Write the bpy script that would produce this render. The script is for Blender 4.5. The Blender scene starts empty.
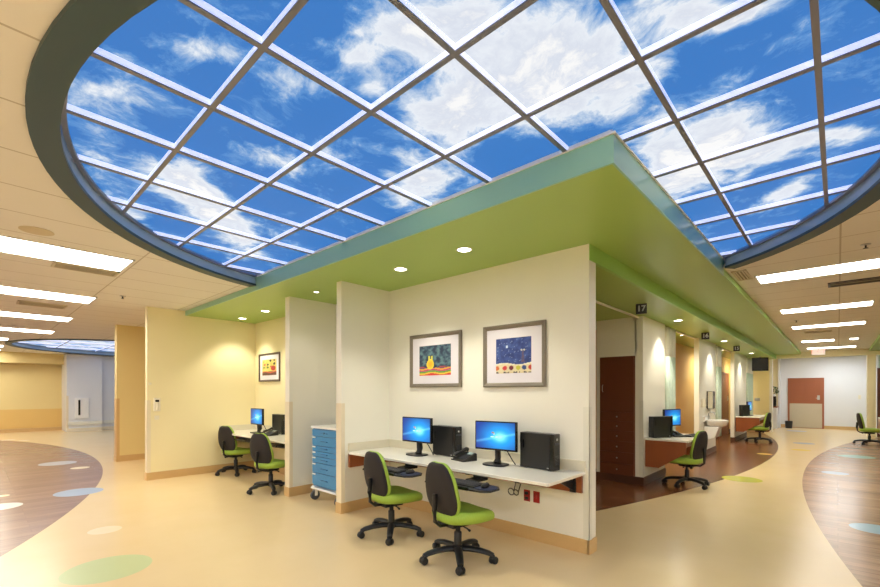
import bpy, bmesh, math, random
from mathutils import Vector, Matrix, noise
PI = math.pi
R = math.radians
random.seed(4)
scn = bpy.context.scene
COL = scn.collection

# ------------------------------------------------------------------ camera
cam_d = bpy.data.cameras.new('camera')
cam = bpy.data.objects.new('camera', cam_d); COL.objects.link(cam)
cam_d.sensor_width = 36.0
cam_d.lens = 36.0 * 432 / 880
cam_d.shift_y = (392 - 293.5) / 880
cam_d.clip_start = 0.05
cam.location = (0, 0, 1.5)
cam.rotation_euler = (R(90), 0, math.atan(398 / 432))
scn.camera = cam

# ------------------------------------------------------------------ world, exposure
w = bpy.data.worlds.new('world'); scn.world = w; w.use_nodes = True
w.node_tree.nodes['Background'].inputs[0].default_value = (0.9, 0.93, 1, 1)
w.node_tree.nodes['Background'].inputs[1].default_value = 0.10
scn.view_settings.view_transform = 'Standard'
scn.view_settings.look = 'None'
scn.view_settings.gamma = 1
scn.view_settings.use_curve_mapping = False
scn.view_settings.exposure = 0.30
try:
    scn.cycles.max_bounces = 8
    scn.cycles.diffuse_bounces = 5
    scn.cycles.glossy_bounces = 3
    scn.cycles.caustics_reflective = False
    scn.cycles.caustics_refractive = False
    scn.cycles.sample_clamp_indirect = 6
    scn.cycles.use_denoising = True
except Exception:
    pass
SKY_POWER = 0.88       # luminous sky panels
TROFFER = 15.0          # fluorescent lenses
TROFFER_HID = 24.0  # lens strength, mostly of the added unseen fill lights
SPOT_W = 45
WARM = (1.0, 0.80, 0.52)
WARM2 = (1.0, 0.94, 0.82)

# ------------------------------------------------------------------ materials
def lin(c):
    return tuple(((v / 255) / 12.92 if v / 255 <= 0.04045 else ((v / 255 + 0.055) / 1.055) ** 2.4) for v in c)
def nd(nt, t, **kw):
    n = nt.nodes.new(t)
    for k, v in kw.items():
        if k.startswith('i_'):
            key = k[2:]
            n.inputs[int(key) if key.isdigit() else key].default_value = v
        else:
            setattr(n, k, v)
    return n
MATS = {}
def mat(name, rgb, rough=0.5, metal=0.0, vary=0.06, scale=8.0, bump=0.0, bscale=60.0, spec=0.5, alpha=1.0, trans=0.0, stretch=(1, 1, 1), sheen=0.0, coat=0.0):
    m = bpy.data.materials.new(name); m.use_nodes = True
    nt = m.node_tree; b = nt.nodes['Principled BSDF']
    c = lin(rgb)
    tc = nd(nt, 'ShaderNodeTexCoord'); mp = nd(nt, 'ShaderNodeMapping'); mp.inputs['Scale'].default_value = stretch
    nt.links.new(tc.outputs['Object'], mp.inputs[0])
    nz = nd(nt, 'ShaderNodeTexNoise', i_Scale=scale, i_Detail=4.0)
    nt.links.new(mp.outputs[0], nz.inputs['Vector'])
    mx = nd(nt, 'ShaderNodeMix', data_type='RGBA')
    mx.inputs[6].default_value = (*[min(1, v * (1 - vary)) for v in c], 1)
    mx.inputs[7].default_value = (*[min(1, v * (1 + vary)) for v in c], 1)
    nt.links.new(nz.outputs[0], mx.inputs[0]); nt.links.new(mx.outputs[2], b.inputs['Base Color'])
    b.inputs['Roughness'].default_value = rough; b.inputs['Metallic'].default_value = metal
    b.inputs['Specular IOR Level'].default_value = spec
    b.inputs['Alpha'].default_value = alpha
    b.inputs['Transmission Weight'].default_value = trans
    b.inputs['Coat Weight'].default_value = coat
    if bump:
        n2 = nd(nt, 'ShaderNodeTexNoise', i_Scale=bscale, i_Detail=3.0)
        nt.links.new(mp.outputs[0], n2.inputs['Vector'])
        bp = nd(nt, 'ShaderNodeBump', i_Strength=bump, i_Distance=0.004)
        nt.links.new(n2.outputs[0], bp.inputs['Height']); nt.links.new(bp.outputs[0], b.inputs['Normal'])
    MATS[name] = m
    return m
def emit(name, rgb, strength):
    m = bpy.data.materials.new(name); m.use_nodes = True
    nt = m.node_tree; b = nt.nodes['Principled BSDF']
    b.inputs['Base Color'].default_value = (0.8, 0.8, 0.8, 1)
    b.inputs['Emission Color'].default_value = (*rgb, 1); b.inputs['Emission Strength'].default_value = strength
    MATS[name] = m
    return m
def attr_mat(name, attr='Col', rough=0.4, em=0.0, spec=0.5):
    m = bpy.data.materials.new(name); m.use_nodes = True
    nt = m.node_tree; b = nt.nodes['Principled BSDF']
    a = nd(nt, 'ShaderNodeVertexColor', layer_name=attr)
    nt.links.new(a.outputs[0], b.inputs['Base Color'])
    b.inputs['Roughness'].default_value = rough; b.inputs['Specular IOR Level'].default_value = spec
    if em:
        nt.links.new(a.outputs[0], b.inputs['Emission Color']); b.inputs['Emission Strength'].default_value = em
    MATS[name] = m
    return m

WALL = mat('wall_paint', (238, 237, 228), 0.45, vary=0.015, scale=3, bump=0.08, bscale=160)
WALLY = mat('wall_paint_cream', (238, 228, 188), 0.5, vary=0.015, scale=3, bump=0.08, bscale=160)
WALLO = mat('wall_paint_ochre', (226, 207, 148), 0.5, vary=0.02, scale=3, bump=0.08, bscale=160)
WALLO2 = mat('wall_panel_ochre', (222, 188, 116), 0.45, vary=0.02, scale=3)
WALLT = mat('wall_paint_tan', (232, 190, 120), 0.5, vary=0.02, scale=3, bump=0.08, bscale=160)
WALLYG = mat('wall_paint_straw', (242, 230, 178), 0.5, vary=0.02, scale=3)
WALLG = mat('wall_paint_pale', (226, 228, 232), 0.5, vary=0.015, scale=3)
WALLTEAL = mat('wall_paint_teal', (186, 222, 208), 0.5, vary=0.015, scale=3)
GREEN = mat('soffit_green', (158, 190, 98), 0.38, vary=0.02, scale=1.5)
GREENSKY = mat('soffit_edge_sky_tint', (146, 196, 174), 0.3, vary=0.02, scale=1.5)  # soffit green with the sky panels' blue light mixed into the colour
GREENF = mat('fascia_green', (152, 200, 104), 0.35, vary=0.02, scale=1.5)
RIM = mat('rim_blue_grey', (158, 184, 210), 0.25, vary=0.02)
RIMD = mat('rim_dark_teal', (50, 74, 80), 0.5, vary=0.03)
WHITE = mat('white_enamel', (240, 240, 238), 0.35, vary=0.01)
BARM = mat('grid_bar_grey', (126, 129, 142), 0.35, 0.3, vary=0.01)
SIDEGLOW = emit('bar_side_glow', (0.50, 0.57, 0.90), 0.74)  # glow stands in for sky light falling on the bar sides
TOP = mat('worktop_laminate', (236, 232, 222), 0.22, vary=0.03, scale=150)
SPLASH = mat('splash_laminate', (214, 208, 190), 0.3, vary=0.03, scale=150)
WOOD = mat('cherry_wood', (150, 84, 48), 0.35, vary=0.16, scale=7, stretch=(1, 1, 0.15))
WOODD = mat('dark_cherry_wood', (104, 54, 32), 0.4, vary=0.14, scale=7, stretch=(1, 1, 0.15))
WOODDOOR = mat('door_wood', (158, 92, 62), 0.4, vary=0.08, scale=6, stretch=(1, 1, 0.15))
BBD = mat('baseboard_dark', (84, 52, 36), 0.4, vary=0.1)
BB = mat('baseboard_tan', (206, 172, 120), 0.4, vary=0.03)
GUARD = mat('corner_guard_vinyl', (230, 220, 196), 0.35, vary=0.02)
GUARDW = mat('corner_guard_grey', (228, 228, 218), 0.35, vary=0.02)
BLACK = mat('black_plastic', (26, 26, 28), 0.42, vary=0.1)
BLACKG = mat('black_gloss', (16, 17, 20), 0.2, vary=0.05)
DGREY = mat('dark_grey_plastic', (52, 52, 56), 0.4, vary=0.06)
SHELL = mat('chair_shell', (34, 29, 31), 0.7, vary=0.08, scale=60, bump=0.2, bscale=300)
FABRIC = mat('chair_fabric', (156, 188, 70), 0.6, vary=0.08, scale=60, bump=0.25, bscale=500)
STEEL = mat('brushed_steel', (190, 190, 190), 0.3, 0.9, vary=0.05)
FRAME = mat('pewter_frame', (128, 120, 108), 0.4, 0.35, vary=0.08, scale=30)
FRAMED = mat('bronze_frame', (92, 78, 72), 0.4, 0.3, vary=0.08, scale=30)
MATBD = mat('mat_board', (226, 224, 236), 0.7, vary=0.01)
BLUE = mat('cart_blue', (58, 128, 184), 0.35, vary=0.03)
BLUED = mat('cart_blue_drawer', (66, 138, 194), 0.33, vary=0.03)
RED = mat('outlet_red', (158, 26, 24), 0.4, vary=0.04)
CREAMP = mat('cream_plastic', (232, 226, 208), 0.4, vary=0.01)
RUBBER = mat('grey_rubber', (72, 76, 84), 0.55, vary=0.08)
SIGND = mat('sign_navy', (38, 40, 58), 0.4, vary=0.05)
CURT = mat('curtain_mesh', (236, 238, 232), 0.8, vary=0.04, scale=40)
CURTT = mat('curtain_teal', (208, 228, 216), 0.8, vary=0.14, scale=14)
PORC = mat('porcelain', (240, 240, 238), 0.15, vary=0.01)
VENT = mat('vent_metal', (206, 196, 170), 0.5, vary=0.02)
VENTD = mat('vent_slot', (140, 130, 106), 0.7, vary=0.05)
PAPER = mat('paper', (236, 234, 226), 0.7, vary=0.01)
KEYS = mat('key_caps', (60, 62, 70), 0.5, vary=0.05)
KICK = mat('kick_plate', (196, 184, 160), 0.4, vary=0.03)
LEAF = mat('leaf_green', (62, 84, 44), 0.5, vary=0.2, scale=30)
LAMP = emit('downlight_lens', (1.0, 0.93, 0.8), 9)
LENS = emit('troffer_lens', WARM2, TROFFER)
LENSH = emit('unseen_troffer_lens', (0.95, .975, 1.0), TROFFER_HID)
EXITR = emit('exit_red', (0.9, 0.06, 0.05), 0.8)
EXITW = emit('exit_face', (1.0, 0.86, 0.76), 0.62)

# tiled ceiling
def ceiling_mat():
    m = mat('ceiling_tile', (232, 229, 220), 0.8, vary=0.02, scale=2, bump=0.1, bscale=220)
    nt = m.node_tree; b = nt.nodes['Principled BSDF']
    src = b.inputs['Base Color'].links[0].from_socket
    g = nd(nt, 'ShaderNodeNewGeometry'); s = nd(nt, 'ShaderNodeSeparateXYZ'); nt.links.new(g.outputs['Position'], s.inputs[0])
    def M(op, a, b_=None, c=None):
        n = nd(nt, 'ShaderNodeMath', operation=op)
        for i, v in enumerate((a, b_, c)):
            if v is None: continue
            if isinstance(v, (int, float)): n.inputs[i].default_value = v
            else: nt.links.new(v, n.inputs[i])
        return n.outputs[0]
    side = M('GREATER_THAN', s.outputs[0], -2.8)      # bays of tile are laid the other way round each corridor
    def seams(v, off, p1, p2):
        a = M('LESS_THAN', M('WRAP', M('ADD', v, off), p1, 0.0), 0.014)
        c = M('LESS_THAN', M('WRAP', M('ADD', v, off), p2, 0.0), 0.014)
        return M('ADD', M('MULTIPLY', a, M('SUBTRACT', 1.0, side)), M('MULTIPLY', c, side))
    sx = seams(s.outputs[0], 120.77, 0.61, 1.22)
    sy = seams(s.outputs[1], 120.75, 1.22, 0.61)
    k = M('MINIMUM', M('ADD', sx, sy), 1.0)
    mx = nd(nt, 'ShaderNodeMix', data_type='RGBA'); nt.links.new(M('MULTIPLY', k, 0.55), mx.inputs[0])
    nt.links.new(src, mx.inputs[6]); mx.inputs[7].default_value = (*lin((150, 132, 100)), 1)
    nt.links.new(mx.outputs[2], b.inputs['Base Color'])
    return m
CEIL = ceiling_mat()

# sheet-vinyl floor with wood-plank islands and coloured round inlays
ISLANDS = [(-12.9, -14.33, 16.24, (158, 128, 114)), (-26.75, 12.85, 25.635, (122, 76, 48)), (31.117, 10.824, 31.587, (178, 142, 112))]
DOTS = [(-4.565, 0.786, 0.316, (198, 210, 160)), (-5.86, 0.986, 0.150, (238, 222, 188)), (-8.375, 1.095, 0.292, (166, 184, 212)),
        (-12.07, 1.236, 0.308, (186, 190, 204)), (-11.03, 1.46, 0.150, (240, 224, 190)), (-8.88, 0.313, 0.071, (240, 224, 190)),
        (-8.05, 0.254, 0.22, (226, 228, 228)), (-19.07, 0.78, 0.174, (236, 224, 200)), (-18.5, 1.11, 0.126, (236, 224, 200)),
        (-1.221, 9.0, 0.292, (190, 192, 72)), (-1.304, 13.0, 0.150, (226, 190, 110)), (-0.734, 16.466, 0.253, (176, 184, 190)),
        (-0.709, 14.54, 0.205, (236, 206, 110)), (-1.17, 21.5, 0.308, (196, 202, 212)), (0.313, 13.93, 0.324, (160, 196, 182)),
        (-0.041, 10.84, 0.190, (170, 184, 196)), (0.31, 6.708, 0.221, (158, 192, 212)), (2.2, 8.6, 0.316, (230, 214, 160)), (-6.5, -2.0, 0.316, (198, 210, 160))]
def floor_mat():
    m = bpy.data.materials.new('floor_vinyl'); m.use_nodes = True
    nt = m.node_tree; b = nt.nodes['Principled BSDF']; L = nt.links.new
    g = nd(nt, 'ShaderNodeTexCoord')
    P = g.outputs['Object']
    n1 = nd(nt, 'ShaderNodeTexNoise', i_Scale=2.2, i_Detail=6.0); L(P, n1.inputs['Vector'])
    base = nd(nt, 'ShaderNodeMix', data_type='RGBA'); L(n1.outputs[0], base.inputs[0])
    base.inputs[6].default_value = (*lin((226, 201, 154)), 1); base.inputs[7].default_value = (*lin((232, 208, 165)), 1)
    cur = base.outputs[2]
    sep = nd(nt, 'ShaderNodeSeparateXYZ'); L(P, sep.inputs[0])
    br = nd(nt, 'ShaderNodeTexBrick', offset=0.37, i_Scale=1.0)
    br.inputs['Brick Width'].default_value = 1.2; br.inputs['Row Height'].default_value = 0.12; br.inputs['Mortar Size'].default_value = 0.002
    br.inputs['Color1'].default_value = (0.72, 0.72, 0.72, 1); br.inputs['Color2'].default_value = (1.12, 1.12, 1.12, 1); br.inputs['Mortar'].default_value = (0.5, 0.5, 0.5, 1)
    L(P, br.inputs['Vector'])
    rot = nd(nt, 'ShaderNodeMapping'); rot.inputs['Rotation'].default_value = (0, 0, PI / 2); L(P, rot.inputs[0])
    br2 = nd(nt, 'ShaderNodeTexBrick', offset=0.37, i_Scale=1.0)
    br2.inputs['Brick Width'].default_value = 1.2; br2.inputs['Row Height'].default_value = 0.12; br2.inputs['Mortar Size'].default_value = 0.002
    br2.inputs['Color1'].default_value = (0.88, 0.88, 0.88, 1); br2.inputs['Color2'].default_value = (1.05, 1.05, 1.05, 1); br2.inputs['Mortar'].default_value = (0.75, 0.75, 0.75, 1)
    L(rot.outputs[0], br2.inputs['Vector'])
    mp2 = nd(nt, 'ShaderNodeMapping'); mp2.inputs['Scale'].default_value = (22, 1.2, 1); L(P, mp2.inputs[0])
    ng2 = nd(nt, 'ShaderNodeTexNoise', i_Scale=1.6, i_Detail=5.0); L(mp2.outputs[0], ng2.inputs['Vector'])
    mr2 = nd(nt, 'ShaderNodeMapRange'); mr2.inputs[1].default_value = 0.3; mr2.inputs[2].default_value = 0.7; mr2.inputs[3].default_value = 0.85; mr2.inputs[4].default_value = 1.12; L(ng2.outputs[0], mr2.inputs[0])
    mp = nd(nt, 'ShaderNodeMapping'); mp.inputs['Scale'].default_value = (1.2, 22, 1); L(P, mp.inputs[0])
    ng = nd(nt, 'ShaderNodeTexNoise', i_Scale=1.6, i_Detail=5.0); L(mp.outputs[0], ng.inputs['Vector'])
    mr = nd(nt, 'ShaderNodeMapRange'); mr.inputs[1].default_value = 0.3; mr.inputs[2].default_value = 0.7; mr.inputs[3].default_value = 0.72; mr.inputs[4].default_value = 1.2; L(ng.outputs[0], mr.inputs[0])
    def disc(cx, cy, r):
        v = nd(nt, 'ShaderNodeVectorMath', operation='DISTANCE'); L(P, v.inputs[0]); v.inputs[1].default_value = (cx, cy, 0)
        c = nd(nt, 'ShaderNodeMath', operation='LESS_THAN'); L(v.outputs['Value'], c.inputs[0]); c.inputs[1].default_value = r
        return c.outputs[0]
    for isl, (cx, cy, r, rgb) in enumerate(ISLANDS):
        c1 = nd(nt, 'ShaderNodeVectorMath', operation='MULTIPLY'); L((br2 if isl == 0 else br).outputs[0], c1.inputs[0]); c1.inputs[1].default_value = lin(rgb)
        c2 = nd(nt, 'ShaderNodeVectorMath', operation='SCALE'); L(c1.outputs[0], c2.inputs[0]); L((mr2 if isl == 0 else mr).outputs[0], c2.inputs['Scale'])
        mx = nd(nt, 'ShaderNodeMix', data_type='RGBA'); dm = disc(cx, cy, r)
        if isl == 1:      # the island on the bay side stops at the picture wall
            gt = nd(nt, 'ShaderNodeMath', operation='GREATER_THAN'); L(sep.outputs[1], gt.inputs[0]); gt.inputs[1].default_value = 4.0
            ml = nd(nt, 'ShaderNodeMath', operation='MULTIPLY'); L(dm, ml.inputs[0]); L(gt.outputs[0], ml.inputs[1]); dm = ml.outputs[0]
        L(dm, mx.inputs[0]); L(cur, mx.inputs[6]); L(c2.outputs[0], mx.inputs[7]); cur = mx.outputs[2]
    for cx, cy, r, rgb in DOTS:
        mx = nd(nt, 'ShaderNodeMix', data_type='RGBA'); L(disc(cx, cy, r), mx.inputs[0]); L(cur, mx.inputs[6]); mx.inputs[7].default_value = (*lin(rgb), 1); cur = mx.outputs[2]
    L(cur, b.inputs['Base Color'])
    b.inputs['Roughness'].default_value = 0.24; b.inputs['Specular IOR Level'].default_value = 0.5
    nb = nd(nt, 'ShaderNodeTexNoise', i_Scale=3.0, i_Detail=2.0); L(P, nb.inputs['Vector'])
    bp = nd(nt, 'ShaderNodeBump', i_Strength=0.08, i_Distance=0.02); L(nb.outputs[0], bp.inputs['Height']); L(bp.outputs[0], b.inputs['Normal'])
    return m
FLOOR = floor_mat()

# sky-image ceiling panels (backlit film): a cloud photograph printed on luminous panels
def sky_mat(name, power):
    m = bpy.data.materials.new(name); m.use_nodes = True
    nt = m.node_tree; b = nt.nodes['Principled BSDF']; L = nt.links.new
    g = nd(nt, 'ShaderNodeTexCoord'); P = g.outputs['Object']
    at = nd(nt, 'ShaderNodeAttribute', attribute_name='cloud')
    warp = nd(nt, 'ShaderNodeTexNoise', i_Scale=1.6, i_Detail=3.0); L(P, warp.inputs['Vector'])
    wv = nd(nt, 'ShaderNodeVectorMath', operation='MULTIPLY_ADD'); L(warp.outputs['Color'], wv.inputs[0]); wv.inputs[1].default_value = (.5, .5, .5); L(P, wv.inputs[2])
    n1 = nd(nt, 'ShaderNodeTexNoise', i_Scale=2.4, i_Detail=9.0, i_Roughness=0.62); L(wv.outputs[0], n1.inputs['Vector'])
    n2 = nd(nt, 'ShaderNodeTexNoise', i_Scale=7.5, i_Detail=8.0, i_Roughness=0.7); L(wv.outputs[0], n2.inputs['Vector'])
    def M(op, a, b_=None, c=None):
        n = nd(nt, 'ShaderNodeMath', operation=op)
        for i, v in enumerate((a, b_, c)):
            if v is None: continue
            if isinstance(v, (int, float)): n.inputs[i].default_value = v
            else: L(v, n.inputs[i])
        return n.outputs[0]
    d = M('ADD', at.outputs['Fac'], M('MULTIPLY_ADD', n1.outputs[0], 2.6, -1.3))
    d = M('ADD', d, M('MULTIPLY_ADD', n2.outputs[0], 1.3, -0.65))
    mr = nd(nt, 'ShaderNodeMapRange', interpolation_type='LINEAR'); L(d, mr.inputs[0])
    mr.inputs[1].default_value = 0.1; mr.inputs[2].default_value = 1.5
    cr = nd(nt, 'ShaderNodeValToRGB'); L(mr.outputs[0], cr.inputs[0])
    e = cr.color_ramp.elements
    e[0].position = 0; e[0].color = (*lin((60, 120, 192)), 1)
    e[1].position = 1; e[1].color = (*lin((240, 240, 240)), 1)
    for p, c in ((0.16, (92, 144, 204)), (0.36, (176, 196, 222)), (0.52, (226, 231, 238)), (0.78, (210, 216, 228))):
        q = cr.color_ramp.elements.new(p); q.color = (*lin(c), 1)
    b.inputs['Base Color'].default_value = (0.0, 0.0, 0.0, 1); b.inputs['Roughness'].default_value = 0.5; b.inputs['Specular IOR Level'].default_value = 0.1
    L(cr.outputs[0], b.inputs['Emission Color']); b.inputs['Emission Strength'].default_value = power
    return m
SKY = sky_mat('sky_film', SKY_POWER)

# ------------------------------------------------------------------ mesh helpers
class MB:
    def __init__(s): s.v = []; s.f = []
    def add(s, vs, fs):
        o = len(s.v); s.v += [tuple(v) for v in vs]; s.f += [tuple(i + o for i in f) for f in fs]; return s
    def box(s, x0, x1, y0, y1, z0, z1, M=None):
        x0, x1 = min(x0, x1), max(x0, x1); y0, y1 = min(y0, y1), max(y0, y1); z0, z1 = min(z0, z1), max(z0, z1)
        vs = [Vector(p) for p in ((x0, y0, z0), (x1, y0, z0), (x1, y1, z0), (x0, y1, z0), (x0, y0, z1), (x1, y0, z1), (x1, y1, z1), (x0, y1, z1))]
        if M: vs = [M @ v for v in vs]
        return s.add(vs, [(3, 2, 1, 0), (4, 5, 6, 7), (0, 1, 5, 4), (1, 2, 6, 5), (2, 3, 7, 6), (3, 0, 4, 7)])
    def rings(s, rs, cap=True, closed=True):
        n = len(rs[0]); o = len(s.v)
        for r in rs: s.v += [tuple(p) for p in r]
        for i in range(len(rs) - 1):
            for j in range(n if closed else n - 1):
                k = (j + 1) % n
                s.f.append((o + i * n + j, o + i * n + k, o + (i + 1) * n + k, o + (i + 1) * n + j))
        if cap:
            s.f.append(tuple(o + j for j in reversed(range(n)))); s.f.append(tuple(o + (len(rs) - 1) * n + j for j in range(n)))
        return s
    def tube(s, pts, rad, n=10, cap=True, flat=1.0):
        pts = [Vector(p) for p in pts]; rs = []
        if isinstance(rad, (int, float)): rad = [rad] * len(pts)
        up0 = Vector((0, 0, 1))
        for i, p in enumerate(pts):
            d = (pts[min(i + 1, len(pts) - 1)] - pts[max(i - 1, 0)]).normalized()
            a = up0 if abs(d.z) < 0.95 else Vector((1, 0, 0))
            u = d.cross(a).normalized(); v = u.cross(d).normalized()
            rs.append([p + u * math.cos(2 * PI * k / n) * rad[i] + v * math.sin(2 * PI * k / n) * rad[i] * flat for k in range(n)])
        return s.rings(rs, cap)
    def lathe(s, prof, c=(0, 0, 0), n=20, axis='Z', cap=True):
        rs = []
        for r, h in prof:
            ring = []
            for k in range(n):
                a = 2 * PI * k / n; x, y = r * math.cos(a), r * math.sin(a)
                p = {'Z': (x, y, h), 'X': (h, x, y), 'Y': (y, h, x)}[axis]
                ring.append((c[0] + p[0], c[1] + p[1], c[2] + p[2]))
            rs.append(ring)
        return s.rings(rs, cap)
    def prism(s, poly, h0, h1, axis='Z', M=None):
        def P(a, b, h): return Vector({'Z': (a, b, h), 'Y': (a, h, b), 'X': (h, a, b)}[axis])
        r0 = [P(a, b, h0) for a, b in poly]; r1 = [P(a, b, h1) for a, b in poly]
        if M: r0 = [M @ v for v in r0]; r1 = [M @ v for v in r1]
        return s.rings([r0, r1])
    def xf(s, M):
        s.v = [tuple(M @ Vector(v)) for v in s.v]; return s
    def build(s, name, m, parent=None, bevel=0.0, seg=2, smooth=False, sub=0):
        me = bpy.data.meshes.new(name); me.from_pydata(s.v, [], s.f); me.update()
        bm = bmesh.new(); bm.from_mesh(me); bmesh.ops.recalc_face_normals(bm, faces=bm.faces); bm.to_mesh(me); bm.free()
        ob = bpy.data.objects.new(name, me); COL.objects.link(ob); me.materials.append(m)
        if parent: ob.parent = parent
        if smooth:
            for p in me.polygons: p.use_smooth = True
            if smooth != 'all':
                try: me.set_sharp_from_angle(angle=R(40))
                except Exception: pass
        if bevel:
            b = ob.modifiers.new('bevel', 'BEVEL'); b.width = bevel; b.segments = seg; b.limit_method = 'ANGLE'; b.angle_limit = R(40)
        if sub:
            q = ob.modifiers.new('sub', 'SUBSURF'); q.levels = sub; q.render_levels = sub
        return ob
def tag(o, label=None, cat=None, group=None, kind=None):
    if label: o['label'] = label
    if cat: o['category'] = cat
    if group: o['group'] = group
    if kind: o['kind'] = kind
    return o
def thing(name, loc, label, cat, rz=0, group=None):
    o = bpy.data.objects.new(name, None); COL.objects.link(o); o.empty_display_size = 0.1
    o.location = loc; o.rotation_euler = (0, 0, rz)
    return tag(o, label, cat, group)
def dup(root, loc=None, rz=None, label=None, group=None):
    r = root.copy(); COL.objects.link(r)
    if loc is not None: r.location = loc
    if rz is not None: r.rotation_euler = (0, 0, rz)
    if label: r['label'] = label
    if group: r['group'] = group
    for ch in list(root.children):
        c = ch.copy(); COL.objects.link(c); c.parent = r
        for g in list(ch.children):
            d = g.copy(); COL.objects.link(d); d.parent = c
    return r
def struct(name, mb, m, label=None, bevel=0.0):
    o = mb.build(name, m, bevel=bevel); o['kind'] = 'structure'
    if label: o['label'] = label
    return o
def sbox(name, m, *b, bevel=0.0): return struct(name, MB().box(*b), m, bevel=bevel)
def text_mesh(s, size, m, M, name, parent, extrude=0.001, bold=0.0):
    cu = bpy.data.curves.new('t', 'FONT'); cu.body = s; cu.size = size; cu.align_x = 'CENTER'; cu.align_y = 'CENTER'; cu.extrude = extrude; cu.offset = bold
    t = bpy.data.objects.new('t', cu); COL.objects.link(t)
    dg = bpy.context.evaluated_depsgraph_get(); me = bpy.data.meshes.new_from_object(t.evaluated_get(dg)); COL.objects.unlink(t); bpy.data.objects.remove(t)
    me.transform(M); me.name = name; me.materials.clear(); me.materials.append(m)
    o = bpy.data.objects.new(name, me); COL.objects.link(o); o.parent = parent
    return o
def facing(origin, xdir, updir=(0, 0, 1)):
    x = Vector(xdir).normalized(); u = Vector(updir).normalized(); n = x.cross(u)
    M = Matrix.Identity(4)
    for i in range(3): M[i][0] = x[i]; M[i][1] = u[i]; M[i][2] = n[i]; M[i][3] = origin[i]
    return M

# ------------------------------------------------------------------ room shell
CH = 2.95     # tile ceiling
S1 = 2.87     # upper green soffit
S2 = 2.72     # lower soffit over the bays
FW = 3.865    # picture wall plane
CC = (-2.77, 3.39); CR = 3.09     # round skylight
C2 = (-17.9, 4.0); CR2 = 3.2      # second round skylight down the left corridor

sbox('floor', FLOOR, -26.2, 6.2, -6.2, 24.2, -0.1, 0)

# tile ceiling with two round openings
def ring_plate(mb, cx, cy, r, x0, x1, y0, y1, z0, z1, n=96):
    """square plate [x0..x1]x[y0..y1] with a round hole"""
    inn = []; out = []
    for k in range(n):
        a = 2 * PI * (k + 0.5) / n; c, s = math.cos(a), math.sin(a)
        inn.append((cx + r * c, cy + r * s))
        t = min(((x1 - cx) / c if c > 0 else (x0 - cx) / c) if abs(c) > 1e-6 else 1e9, ((y1 - cy) / s if s > 0 else (y0 - cy) / s) if abs(s) > 1e-6 else 1e9)
        out.append((cx + t * c, cy + t * s))
    # insert the square's corners
    def corner(a, b):
        if abs(a[0] - b[0]) > 1e-4 and abs(a[1] - b[1]) > 1e-4:
            X = a[0] if abs(a[0] - x0) < 1e-4 or abs(a[0] - x1) < 1e-4 else b[0]
            Y = a[1] if abs(a[1] - y0) < 1e-4 or abs(a[1] - y1) < 1e-4 else b[1]
            return (X, Y)
    for z, fl in ((z0, 1), (z1, 0)):
        for k in range(n):
            j = (k + 1) % n
            q = [inn[k], out[k]]
            c = corner(out[k], out[j])
            if c: q.append(c)
            q += [out[j], inn[j]]
            mb.add([(p[0], p[1], z) for p in q], [tuple(range(len(q)))])
    for k in range(n):
        j = (k + 1) % n
        mb.add([(*inn[k], z0), (*inn[j], z0), (*inn[j], z1), (*inn[k], z1)], [(0, 1, 2, 3)])
mb = MB()
ring_plate(mb, CC[0], CC[1], CR + 0.02, -6.2, 0.6, -0.2, 7.0, CH, CH + 0.03)
ring_plate(mb, C2[0], C2[1], CR2 + 0.02, -21.6, -14.4, 0.6, 7.8, CH, CH + 0.03)
X = [-26.2, -21.6, -14.4, -6.2, 0.6, 6.2]; Yl = [-6.2, -0.2, 0.6, 7.0, 7.8, 24.2]
for i in range(5):
    for j in range(5):
        if i == 3 and j in (1, 2): continue
        if i == 1 and j in (2, 3): continue
        mb.add([(X[i], Yl[j], CH), (X[i + 1], Yl[j], CH), (X[i + 1], Yl[j + 1], CH), (X[i], Yl[j + 1], CH)], [(3, 2, 1, 0)])
struct('ceiling', mb, CEIL)
sbox('ceiling', WHITE, -26.2, 6.2, -6.2, 24.2, 3.25, 3.35)      # slab above the panels

# rims of the round openings
def rim(cx, cy, r, keep, pre):
    n = 120
    fl = MB(); vf = MB()
    for k in range(n):
        a0, a1 = 2 * PI * k / n, 2 * PI * (k + 1) / n; am = (a0 + a1) / 2
        if not keep(cx + r * math.cos(am), cy + r * math.sin(am)): continue
        def P(rr, a, z): return (cx + rr * math.cos(a), cy + rr * math.sin(a), z)
        fl.add([P(r + .125, a0, CH - .025), P(r + .125, a1, CH - .025), P(r - .01, a1, CH - .025), P(r - .01, a0, CH - .025),
                P(r + .125, a0, CH + .0), P(r + .125, a1, CH + .0), P(r - .01, a1, CH + .0), P(r - .01, a0, CH + .0)],
               [(0, 1, 2, 3), (0, 1, 5, 4), (2, 3, 7, 6), (4, 5, 6, 7)])
        vf.add([P(r, a0, CH), P(r, a1, CH), P(r, a1, 3.12), P(r, a0, 3.12), P(r + .02, a0, CH), P(r + .02, a1, CH), P(r + .02, a1, 3.12), P(r + .02, a0, 3.12)],
               [(0, 1, 2, 3), (4, 5, 6, 7), (0, 1, 5, 4)])
    return fl, vf
keep1 = lambda x, y: (y < 2.615 or x > -1.0)
fl, vf = rim(CC[0], CC[1], CR, keep1, '')
struct('trim_1', fl, RIMD); struct('trim_2', vf, RIM)
keep2 = lambda x, y: True
fl, vf = rim(C2[0], C2[1], CR2, keep2, '')
struct('trim_3', fl, RIMD); struct('trim_4', vf, RIM)

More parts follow.
